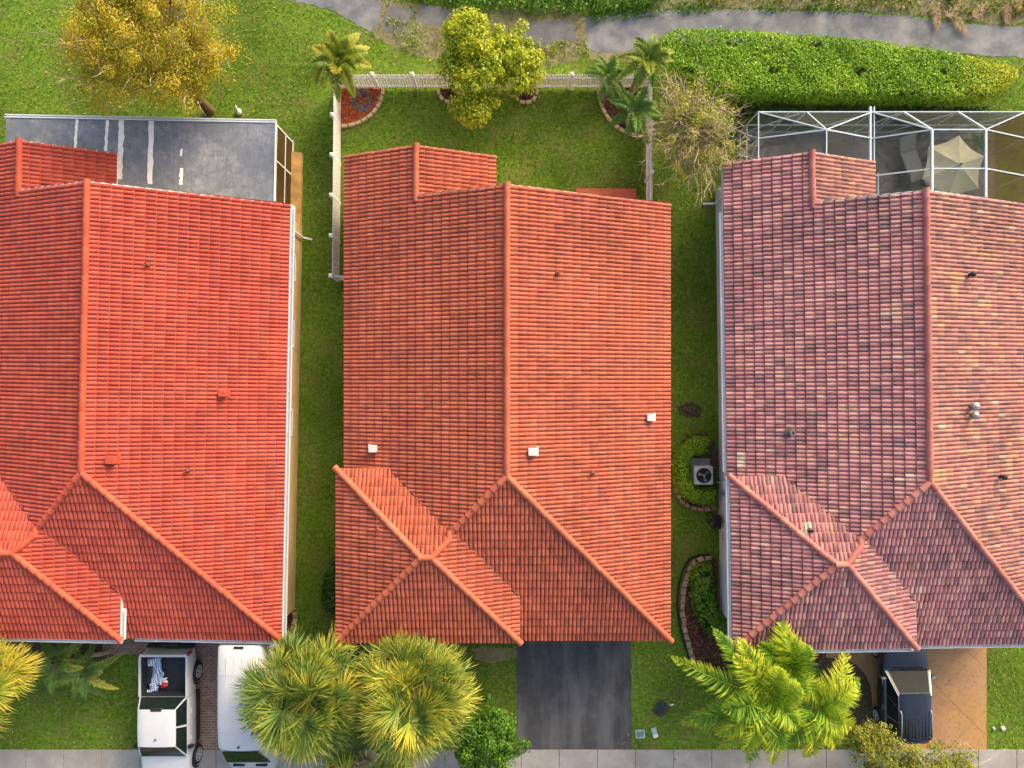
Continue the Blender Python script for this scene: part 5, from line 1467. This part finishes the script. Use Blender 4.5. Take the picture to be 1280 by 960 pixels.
# white crew cab pickup, nose to the street
pk = thing('pickup_truck', 'white crew cab pickup truck with an open black bed, parked on brick pavers', 'pickup truck', (-13.66,-13.2,0), PI)
P_ = lambda w, zb, zt, c=.03: prof(w, zb, zt, c)
loft([(-.95,P_(.98,.42,1.16)),(-.4,P_(.99,.40,1.16)),(1.2,P_(.99,.40,1.14)),(1.25,P_(.985,.40,1.13,.05)),(2.2,P_(.97,.42,1.06,.06)),(2.52,P_(.93,.45,.98,.05)),(2.68,P_(.84,.5,.86,.03))], M['carwhite'], 'body', pk)
for s in (-1, 1):
    V = []
    ys = (-2.62,-2.5,-1.8,-.96)
    secs = []
    mb = MB(); ring = [(1.0*.86,.45),(.97,.52),(1.0,.85),(.985,1.16),(.95,1.245),(.89,1.25),(.875,1.22),(.875,.62),(.86,.45)]
    n = len(ring); VV = []
    for y in ys:
        k = .95 if y == -2.62 else 1.
        VV += [(s*x*k,y,z) for x,z in ring]
    Fs = [(i*n+a,i*n+(a+1)%n,(i+1)*n+(a+1)%n,(i+1)*n+a) for i in range(len(ys)-1) for a in range(n)]
    Fs += [tuple(range(n)), tuple(range((len(ys)-1)*n, len(ys)*n))]
    mb.add(VV, Fs); mb.build('bed_side', M['carwhite'], pk, smooth=True, sharp=40)
m = MB(); m.rbox(-.865,.865,-2.60,-2.50,.55,1.23,.02); m.build('tailgate', M['carwhite'], pk)
m = MB(); m.rbox(-.87,.87,-2.49,-.96,.60,.66,.005)
for k in range(15): m.box(-.80+k*.11,-.755+k*.11,-2.45,-1.0,.66,.675)
m.box(-.872,-.84,-2.48,-.97,.66,1.20); m.box(.84,.872,-2.48,-.97,.66,1.20); m.box(-.84,.84,-1.0,-.962,.66,1.20); m.box(-.84,.84,-2.497,-2.47,.66,1.18)
for s in (-1,1): m.rbox(min(s*.62,s*.84),max(s*.62,s*.84),-2.0,-1.25,.66,.88,.04)
m.build('bed_liner', M['liner'], pk)
m = MB(); m.rbox(-.93,.93,-2.80,-2.66,.48,.68,.04); bp = m.build('bumper', M['black'], pk)
m = MB(); m.rbox(-.35,.35,-2.83,-2.70,.60,.70,.02); m.build('step_pad', M['dark_metal'], bp)
greenhouse(pk, (-.95,1.40,.93,1.17), (-.66,.70,.71,1.76), M['carwhite'], (.48,))
m = MB(); m.rbox(-.22,.22,-.76,-.62,1.755,1.80,.02); m.build('brake_light', M['dark_metal'], pk)
m = MB(); m.rbox(-.03,.03,.40,.46,1.825,1.855,.01); m.build('antenna', M['black'], pk)
for x in (-.9, .9):
    for y in (-1.62, 1.72): wheel(pk, x, y, .39, .27)
    m = MB(); s = 1 if x > 0 else -1
    for y in (-1.62, 1.72):
        for k in range(9):
            a0, a1 = PI*k/9, PI*(k+1)/9
            m.bar((s*.985,y+.46*math.cos(a0),.40+.46*math.sin(a0)),(s*.985,y+.46*math.cos(a1),.40+.46*math.sin(a1)),.06,.05)
    m.build('wheel_arch', M['black'], pk)
    m = MB(); m.rbox(min(s*.90,s*1.06),max(s*.90,s*1.06),-.9,1.15,.34,.40,.02); m.build('side_step', M['black'], pk)
    mirror(pk, s*.97, 1.0, 1.18, M['black'])
    m = MB(); m.rbox(min(s*.88,s*.975),max(s*.88,s*.975),-2.64,-2.48,.85,1.215,.03); m.build('tail_light', M['red_lens'], pk)
    m = MB(); m.rbox(min(s*.62,s*.93),max(s*.62,s*.93),2.5,2.66,.72,.90,.03); m.build('headlight', M['clear_lens'], pk)
for sg in (-1,1):
    m = MB()
    for y0 in (-.93,.18,1.16): m.bar((sg*.987,y0,.50),(sg*.962,y0,1.14),.012,.012)
    m.build('door_seam', M['dark_metal'], pk)
m = MB(); m.bar((-.86,1.30,1.152),(.86,1.30,1.152),.05,.02); m.build('cowl', M['black'], pk)
handles(pk, [(.985,-.3,.98),(.985,.75,.98),(-.985,-.3,.98),(-.985,.75,.98)], M['carwhite'])
# what lies in the bed
x, y = at(194,843,.85)
t = thing('striped_cloth', 'folded blue and white striped fabric lying in the pickup bed', 'fabric bundle', (x, y, .675), rad(6))
r_ = random.Random(4)
m = MB()
for k in range(7):
    xo = -.24+k*.075; pts = []
    for i in range(9):
        f = i/8; pts.append((xo*(1-.15*f)+r_.gauss(0,.012), .62-1.05*f, .09+.05*math.sin(i*.9+k)+(.05 if f > .7 else 0)))
    m.tube(pts, [.045+.015*r_.random() for _ in pts], 7)
m.build('folded_sheet', M['stripes'], t, smooth=True)
m = MB()
for k in range(16):
    a = r_.uniform(0,6.28); c = Vector((r_.gauss(-.05,.16), -.62+r_.gauss(0,.11), .08+r_.random()*.1)); d = Vector((math.cos(a),math.sin(a),r_.uniform(-.3,.3)))*.11
    m.tube([c-d,c+Vector((0,0,.03)),c+d],[.02,.05,.025],6)
m.build('crumpled_end', M['stripes'], t, smooth=True)
x, y = at(205,856,.8)
t = thing('red_cloth', 'crumpled red and white cloth bundle beside the striped fabric', 'cloth', (x, y, .675))
m = MB()
for k in range(12):
    a = r_.uniform(0,6.28); rr = r_.uniform(0,.12); c = Vector((rr*math.cos(a), rr*math.sin(a), .07+r_.random()*.08)); d = Vector((math.cos(a+1.2),math.sin(a+1.2),r_.uniform(-.2,.2)))*.1
    m.tube([c-d,c+Vector((0,0,.03)),c+d],[.02,.06,.02],6)
m.build('red_fold', M['red'], t, smooth=True)
m = MB()
for k in range(9):
    a = r_.uniform(0,6.28); c = Vector((.05*math.cos(a), .17+.06*math.sin(a), .06+r_.random()*.07)); d = Vector((math.cos(a),math.sin(a)*.5,.1))*.12
    m.tube([c-d,c,c+d],[.015,.05,.02],6)
m.build('white_fold', M['white'], t, smooth=True)

# white high roof van, nose to the street
vn = thing('cargo_van', 'plain white high roof cargo van parked under the fan palm', 'van', (-10.22,-12.42,0), PI)
def vp(w, zb, zt, rw): return [(w*.88,zb),(w*.98,zb+.08),(w,.95),(w*.985,1.3),(rw+.08,zt-.28),(rw+.02,zt-.08),(rw-.06,zt-.01),(rw*.5,zt+.03),(0,zt+.04)]
loft([(-2.62,vp(.93,.42,2.36,.76)),(-2.52,vp(.97,.40,2.44,.80)),(-1.5,vp(.98,.38,2.47,.81)),(.4,vp(.98,.38,2.47,.81)),(1.2,vp(.98,.38,2.44,.79)),(1.34,vp(.98,.38,2.36,.76))], M['carwhite'], 'body', vn)
V = []
def vq(w, zb, zt): return [(w*.88,zb),(w*.98,zb+.08),(w,.85),(w*.985,zt-.15),(w*.95,zt-.08),(w*.86,zt-.02),(w*.6,zt),(w*.3,zt+.02),(0,zt+.025)]
loft([(1.345,[(.98*.88,.38),(.98*.98,.46),(.98,.95),(.965,1.3),(.87,2.05),(.80,2.24),(.72,2.32),(.4,2.37),(0,2.385)]),(2.32,vq(.96,.38,1.34)),(2.58,vq(.93,.40,1.18)),(2.78,vq(.88,.42,1.0)),(2.86,vq(.80,.46,.80))], M['carwhite'], 'nose', vn)
def vpane(V4, name):
    a, b, c, d = [Vector(v) for v in V4]; n = (b-a).cross(d-a).normalized()
    m = MB(); m.add([v+n*.012 for v in (a,b,c,d)]+[v-n*.012 for v in (a,b,c,d)], [(0,1,2,3),(7,6,5,4),(0,4,5,1),(1,5,6,2),(2,6,7,3),(3,7,4,0)]); return m.build(name, M['glass'], vn)
vpane([(.84,2.26,1.44),(-.84,2.26,1.44),(-.66,1.40,2.36),(.66,1.40,2.36)], 'windshield')
vpane([(-.965,.55,1.36),(-.965,1.3,1.36),(-.885,1.22,1.98),(-.885,.55,1.98)], 'side_window'); vpane([(.965,1.3,1.36),(.965,.55,1.36),(.885,.55,1.98),(.885,1.22,1.98)], 'side_window')
for s in (-1,1):
    vpane([(s*.06 if s<0 else s*.74,-2.60,1.45),(s*.74 if s<0 else s*.06,-2.60,1.45),(s*.70 if s<0 else s*.06,-2.58,2.02),(s*.06 if s<0 else s*.70,-2.58,2.02)][::-1], 'rear_window')
    m = MB(); m.rbox(min(s*.86,s*.965),max(s*.86,s*.965),-2.66,-2.52,.85,1.5,.03); m.build('tail_light', M['red_lens'], vn)
    m = MB(); m.rbox(min(s*.50,s*.84),max(s*.50,s*.84),2.62,2.84,.80,1.02,.04); m.build('headlight', M['clear_lens'], vn)
    m = MB(); m.rbox(min(s*.22,s*.66),max(s*.22,s*.66),2.40,2.50,1.275,1.32,.006); m.build('hood_vent', M['black'], vn)
    mirror(vn, s*.98, 1.45, 1.40, M['black'])
    for y in (-1.75,1.72): wheel(vn, s*.87, y, .36, .24)
m = MB()
for y in (-1.55,.55): m.box(-.74,.74,y-.006,y+.006,2.505,2.512)
for x in (-.45,-.15,.15,.45): m.rbox(x-.015,x+.015,-2.2,.85,2.49,2.509 if abs(x)<.3 else 2.503,.006)
m.build('roof_seam', M['carwhite'], vn)
m = MB(); m.rbox(-.035,.035,1.12,1.2,2.475,2.52,.01); m.build('antenna', M['black'], vn)
m = MB(); m.rbox(-.18,.18,-2.60,-2.52,2.46,2.50,.01); m.build('brake_light', M['dark_metal'], vn)
m = MB(); m.rbox(-.9,.9,-2.74,-2.60,.42,.62,.04); m.build('bumper', M['black'], vn)

# black estate car, nose to the house
bc = thing('black_car', 'glossy black estate car with chrome roof rails parked nose to the garage', 'car', (15.62,-12.05,0), rad(1.0))
loft([(-2.2,prof(.80,.45,.92,.02)),(-2.08,prof(.88,.36,.98,.02)),(-1.2,prof(.92,.30,.98,.02)),(.9,prof(.92,.30,.97,.02)),(1.1,prof(.91,.30,.96,.05)),(1.8,prof(.88,.34,.88,.07)),(2.08,prof(.80,.38,.78,.06)),(2.22,prof(.66,.42,.66,.03))], M['carblack'], 'body', bc)
rp = greenhouse(bc, (-2.02,.80,.86,.98), (-1.75,.02,.62,1.50), M['carblack'], (.36,.66))
m = MB()
for k in range(7): m.rbox(-.42+k*.13,-.38+k*.13,-1.66,-.86,1.545,1.57,.008)
m.box(-.56,.56,-.845,-.825,1.545,1.568); m.build('roof_rib', M['carblack'], rp)
for s in (-1,1):
    m = MB(); m.tube([(s*.585,-1.70,1.51),(s*.585,-1.62,1.60),(s*.585,-.72,1.61),(s*.585,-.60,1.52)], .022, 8); m.build('roof_rail', M['chrome'], bc, smooth=True)
    m = MB(); m.bar((s*.865,-1.95,.985),(s*.865,.80,.985),.02,.025); m.build('window_trim', M['chrome'], bc)
    m = MB(); m.bar((s*.632,-1.70,1.495),(s*.632,-.04,1.495),.02,.02); m.bar((s*.632,-.04,1.495),(s*.868,.74,1.0),.025,.02); m.build('roof_trim', M['chrome'], bc)
    mirror(bc, s*.88, .50, 1.02, M['chrome'])
    for y in (-1.32,1.32): wheel(bc, s*.83, y, .33, .22)
    m = MB(); m.rbox(min(s*.50,s*.83),max(s*.50,s*.83),1.98,2.14,.62,.80,.04); m.build('headlight', M['clear_lens'], bc)
    m = MB(); m.rbox(min(s*.66,s*.87),max(s*.66,s*.87),-2.2,-2.06,.7,.95,.04); m.build('tail_light', M['red_lens'], bc)
for sg in (-1,1):
    m = MB()
    for y0 in (-1.0,-.12,.85): m.bar((sg*.922,y0,.42),(sg*.885,y0,.96),.01,.012)
    m.build('door_seam', M['chrome'], bc)
handles(bc, [(.905,-.75,.86),(.905,.25,.86),(-.905,-.75,.86),(-.905,.25,.86)], M['chrome'])
m = MB(); m.bar((-.6,.84,.995),(.6,.84,.995),.05,.02); m.build('wiper', M['black'], bc)

# ------------------------------------------------------------------ small things
# air conditioner
x, y = at(879,594,.6)
ac = thing('air_conditioner', 'square pale air conditioner with a round fan, inside the curved hedge', 'air conditioner', (x, y, 0))
m = MB(); m.rbox(-.42,.42,-.40,.62,0,.09,.01); m.build('concrete_pad', M['concrete'], ac)
m = MB(); m.rbox(-.37,.37,-.37,.37,.09,.70,.03)
for k in range(7): m.box(-.385,-.371,-.30+k*.09,-.27+k*.09,.16,.62); m.box(.371,.385,-.30+k*.09,-.27+k*.09,.16,.62)
for k in range(7): m.box(-.30+k*.09,-.27+k*.09,-.385,-.371,.16,.62); m.box(-.30+k*.09,-.27+k*.09,.371,.385,.16,.62)
m.build('cabinet', mat_plain('pale_grey_enamel', (.52,.55,.53), .5, var=.1), ac)
m = MB(); m.lathe((0,0,.70), [(.30,.001),(.30,.012),(.27,.012),(.27,.003)], 28); m.build('fan_opening', M['black'], ac)
m = MB()
for k in range(3):
    a = k*2*PI/3+.5
    V = []
    for (rr, da, dz) in ((.06,-.25,.0),(.06,.35,.02),(.24,.55,.035),(.25,.0,.005)): V.append((rr*math.cos(a+da), rr*math.sin(a+da), .716+dz))
    m.add(V+[(v[0],v[1],v[2]-.004) for v in V], [(0,1,2,3),(7,6,5,4),(0,4,5,1),(1,5,6,2),(2,6,7,3),(3,7,4,0)])
m.lathe((0,0,.715), [(.06,0),(.06,.045),(.03,.05)], 14); m.build('fan_blade', M['grey_metal'], ac)
m = MB()
for rr in (.10,.16,.22,.285): 
    m.tube([(rr*math.cos(2*PI*k/24), rr*math.sin(2*PI*k/24), .765) for k in range(25)], .0045, 4, cap=False)
for k in range(8): a = k*PI/4; m.bar((.05*math.cos(a),.05*math.sin(a),.765),(.30*math.cos(a),.30*math.sin(a),.73),.008,.008)
m.build('fan_guard', M['dark_metal'], ac)
# hose reel at the wall
x, y = at(899,653,.7)
hr = thing('hose_reel', 'black coiled garden hose on a reel at the pale side wall', 'hose reel', (x, y, 0))
m = MB()
pts = []
for k in range(120):
    a = k*2*PI/20; pts.append((-.12+.05*math.cos(a*6.3)*.1+.028*(k//20)-.02, .24*math.cos(a)*(1+.02*math.sin(k)), .55+.24*math.sin(a)))
m.tube(pts, .022, 6); m.tube([(-.05,-.24,.5),(-.15,-.3,.2),(-.28,-.1,.05),(-.3,.25,.05),(-.15,.32,.05),(-.05,.1,.05),(-.22,-.2,.05)], .02, 6); m.build('hose', M['black'], hr, smooth=True)
m = MB(); m.lathe((-.16,0,.55), [(.02,0),(.29,0),(.29,.02),(.02,.02)], 24, 'x'); m.lathe((.03,0,.55), [(.02,0),(.29,0),(.29,.02),(.02,.02)], 24, 'x')
m.build('reel_disc', M['liner'], hr); m = MB(); m.bar((-.2,-.2,0),(-.14,0,.6),.03); m.bar((-.2,.2,0),(-.14,0,.6),.03); m.bar((.08,-.2,0),(.06,0,.6),.03); m.bar((.08,.2,0),(.06,0,.6),.03); m.build('stand', M['grey_metal'], hr)
# patio umbrella, table and chairs in the cage
x, y = at(1199,206,2.1)
um = thing('patio_umbrella', 'faded cream green hexagonal patio umbrella standing open under the cage', 'umbrella', (x, y, .05))
n = 6; R_ = 1.26
def canopy(sel, mat, name):
    m = MB()
    for k in sel:
        a0, a1 = rad(20)+k*PI/3, rad(20)+(k+1)*PI/3
        A0 = Vector((R_*math.cos(a0),R_*math.sin(a0),1.70)); A1 = Vector((R_*math.cos(a1),R_*math.sin(a1),1.70)); ap = Vector((0,0,2.12))
        G = 5; rows = []
        for i in range(G+1):
            f = i/G; row = []
            for j in range(G+1):
                g = j/G; p = ap.lerp(A0.lerp(A1, g), f); sag = .10*f*(1-f)*.8+.05*f*math.sin(PI*g); p = p-Vector((0,0,sag)); p -= Vector((p.x,p.y,0))*.07*math.sin(PI*g)*f; row.append(p)
            rows.append(row)
        base = [v for row in rows for v in row]; W_ = G+1
        m.add(base, [(i*W_+j,(i+1)*W_+j,(i+1)*W_+j+1,i*W_+j+1) for i in range(G) for j in range(G)])
    return m.build(name, mat, um, smooth=True, sharp=20)
canopy(range(6), M['umbrella'], 'canopy')
m = MB(); m.lathe((0,0,0), [(.28,0),(.28,.06),(.05,.09),(.022,.12),(.022,2.1),(.04,2.12),(.035,2.19),(.01,2.22)], 14); m.build('pole', M['dark_metal'], um, smooth=True)
m = MB()
for k in range(6): a = rad(20)+k*PI/3; m.bar((0,0,2.06),(R_*.97*math.cos(a),R_*.97*math.sin(a),1.665),.018,.014)
m.build('rib', M['grey_metal'], um)
t = thing('patio_table', 'round dark patio table beneath the cream umbrella', 'table', (x, y, .05))
m = MB(); m.lathe((0,0,.70), [(.05,0),(.60,0),(.61,.02),(.60,.035),(.05,.035)], 28); m.build('tabletop', M['grey_metal'], t)
for k in range(4): a = k*PI/2+.6; m = MB(); m.tube([(.2*math.cos(a),.2*math.sin(a),.69),(.42*math.cos(a),.42*math.sin(a),.0)], .018, 8); m.build('leg', M['dark_metal'], t)
CH = ['dark metal patio chair between the umbrella and the hedge side screen', 'dark metal patio chair on the roof side of the umbrella', 'dark metal patio chair on the doubled beam side of the umbrella']
for k, (cx_, cy_, a) in enumerate(((x+.1,y+1.05,PI),(x-.3,y-1.1,0),(x-1.15,y-.1,-PI/2))):
    t = thing('patio_chair', CH[k], 'chair', (cx_, cy_, .05), a, 'chairs around the patio table')
    m = MB(); m.rbox(-.24,.24,-.24,.22,.40,.44,.02); m.build('seat', M['dark_metal'], t)
    m = MB(); m.tube([(-.22,-.22,.42),(-.22,-.30,.85),(.22,-.30,.85),(.22,-.22,.42)],.015,6)
    for q in range(5): m.bar((-.16+q*.08,-.23,.45),(-.16+q*.08,-.295,.84),.02,.012)
    m.build('backrest', M['dark_metal'], t)
    for sx in (-1,1):
        for sy in (-1,1): m = MB(); m.tube([(sx*.21,sy*.2,.40),(sx*.24,sy*.23,0)],.014,6); m.build('leg', M['dark_metal'], t)
x, y = at(1138,200,.3)
t = thing('sun_lounger', 'pale grey padded lounger lying inside the cage beside the doubled beam', 'lounger', (x, y, .05), rad(20))
m = MB(); m.rbox(-.33,.33,-.9,.35,.26,.34,.04); m.build('mattress', M['cushion'], t)
m = MB(); m.add([(-.33,.36,.27),(.33,.36,.27),(.33,.95,.62),(-.33,.95,.62),(-.33,.36,.34),(.33,.36,.34),(.33,.92,.69),(-.33,.92,.69)], [(3,2,1,0),(4,5,6,7),(0,1,5,4),(1,2,6,5),(2,3,7,6),(3,0,4,7)]); m.build('backrest', M['cushion'], t)
for sx in (-.28,.28):
    for sy in (-.8,.3): m = MB(); m.tube([(sx,sy,.26),(sx,sy,0)],.02,6); m.build('leg', M['dark_metal'], t)
# utility covers in the front lawn
x, y = at(800,917); t = thing('meter_box', 'square blue grey utility box set in the grass by the black driveway', 'utility box', (x, y, 0), rad(4))
m = MB(); m.box(-.19,.19,.12,.17,0,.045); m.box(-.19,.19,-.17,-.12,0,.045); m.box(-.19,-.14,-.12,.12,0,.045); m.box(.14,.19,-.12,.12,0,.045); m.build('rim', M['bin_pale'], t)
m = MB(); m.rbox(-.138,.138,-.118,.118,0,.03,.006); m.lathe((-.05,.04,.03),[(.03,0),(.03,.008)],10); m.build('lid', M['bin_grey'], t)
x, y = at(818,915.5); t = thing('valve_box', 'narrow pale green utility lid tilted in the grass beside the square box', 'utility box', (x, y, 0), rad(18))
m = MB(); m.rbox(-.11,.11,-.21,.21,0,.05,.02); m.build('lid', M['bin_pale'], t); m = MB(); m.rbox(-.10,.10,-.20,-.06,.051,.058,.003); m.build('cover_plate', M['white'], t)
x, y = at(826,885); t = thing('sunken_cover', 'worn dark square cover sunk in bare soil on the front lawn', 'cover', (x, y, 0))
m = MB(); m.prism(rough(arc(0,0,.33,0,350,14), .1, .03, 3), 0, .012); m.build('bare_soil', M['soil'], t)
m = MB(); m.rbox(-.2,.16,-.2,.2,0,.035,.02); m.build('lid', M['liner'], t)
x, y = at(839,880); t = thing('paper_scrap', 'small white scrap on the grass next to the sunken dark cover', 'scrap', (x, y, .02))
m = MB(); m.add([(-.11,-.02,.03),(.0,-.05,.06),(.12,.01,.03),(.02,.04,.055),(-.1,-.02,.024),(.0,-.05,.05),(.12,.01,.022),(.02,.04,.045)], [(0,1,3),(1,2,3),(4,7,5),(5,7,6),(0,4,5,1),(1,5,6,2),(2,6,7,3),(3,7,4,0)]); m.build('paper', M['white'], t)
for px, py, rr, lb in ((1253,910,.085,'round white pipe cap in the lawn, the larger one beside the tan driveway'),(1241.5,910,.05,'round white pipe cap in the lawn, the smaller one beside the tan driveway')):
    x, y = at(px, py); t = thing('pipe_cap', lb, 'pipe cap', (x, y, 0), group='pipe caps in the lawn')
    m = MB(); m.lathe((0,0,0), [(rr,0),(rr,.06),(rr*.85,.08),(rr*.35,.085)], 16); m.build('cap', M['white'], t, smooth=True)
    m = MB(); m.rbox(-rr*.3,rr*.3,-rr*.3,rr*.3,.086,.11,.005); m.build('plug', M['curbstone'], t)
x, y = at(299.5,141); t = thing('garden_ornament', 'small white drop shaped ornament on the grass behind the grey patio cover', 'ornament', (x, y, 0))
m = MB(); m.lathe((0,0,0), [(.06,0),(.11,.04),(.13,.12),(.10,.22),(.05,.28),(.035,.30)], 16); m.tube([(0,.02,.26),(0,.08,.36),(0,.15,.42)], [.05,.04,.015], 10); m.build('body', M['white'], t, smooth=True)
m = MB(); m.lathe((0,-.03,.285), [(.03,0),(.03,.022)], 10); m.build('hollow', M['dark_metal'], t)
# ------------------------------------------------------------------ camera and light
cam = bpy.data.cameras.new('camera'); co = bpy.data.objects.new('camera', cam); COL.objects.link(co)
cam.sensor_width = 36; cam.sensor_fit = 'HORIZONTAL'; cam.lens = F/1280*36; cam.clip_end = 2000; cam.clip_start = .5
co.location = (0,0,H); co.rotation_euler = (0,0,0)
sc.camera = co
SUN_EL, SUN_AZ = rad(25), rad(36)      # low sun; azimuth clockwise from +y
sd = Vector((math.sin(SUN_AZ)*math.cos(SUN_EL), math.cos(SUN_AZ)*math.cos(SUN_EL), math.sin(SUN_EL)))
sl = bpy.data.lights.new('sun', 'SUN'); sl.energy = .8; sl.angle = rad(14); sl.color = (1,.84,.60)
so = bpy.data.objects.new('sun', sl); COL.objects.link(so); so.rotation_euler = sd.to_track_quat('Z','Y').to_euler(); so.location = sd*60
w = bpy.data.worlds.new('World'); sc.world = w; w.use_nodes = True
nt = w.node_tree; bg = nt.nodes['Background']
sky = nt.nodes.new('ShaderNodeTexSky'); sky.sky_type = 'NISHITA'; sky.sun_disc = False
sky.sun_elevation = SUN_EL; sky.sun_rotation = SUN_AZ; sky.air_density = 1.0; sky.dust_density = 7.0; sky.ozone_density = .4
nt.links.new(sky.outputs[0], bg.inputs[0]); bg.inputs[1].default_value = .15
vs = sc.view_settings; vs.view_transform = 'Standard'; vs.look = 'None'; vs.gamma = 1; vs.use_curve_mapping = False
vs.exposure = 1.08
sc.cycles.max_bounces = 8; sc.cycles.transparent_max_bounces = 12; sc.cycles.use_denoising = True
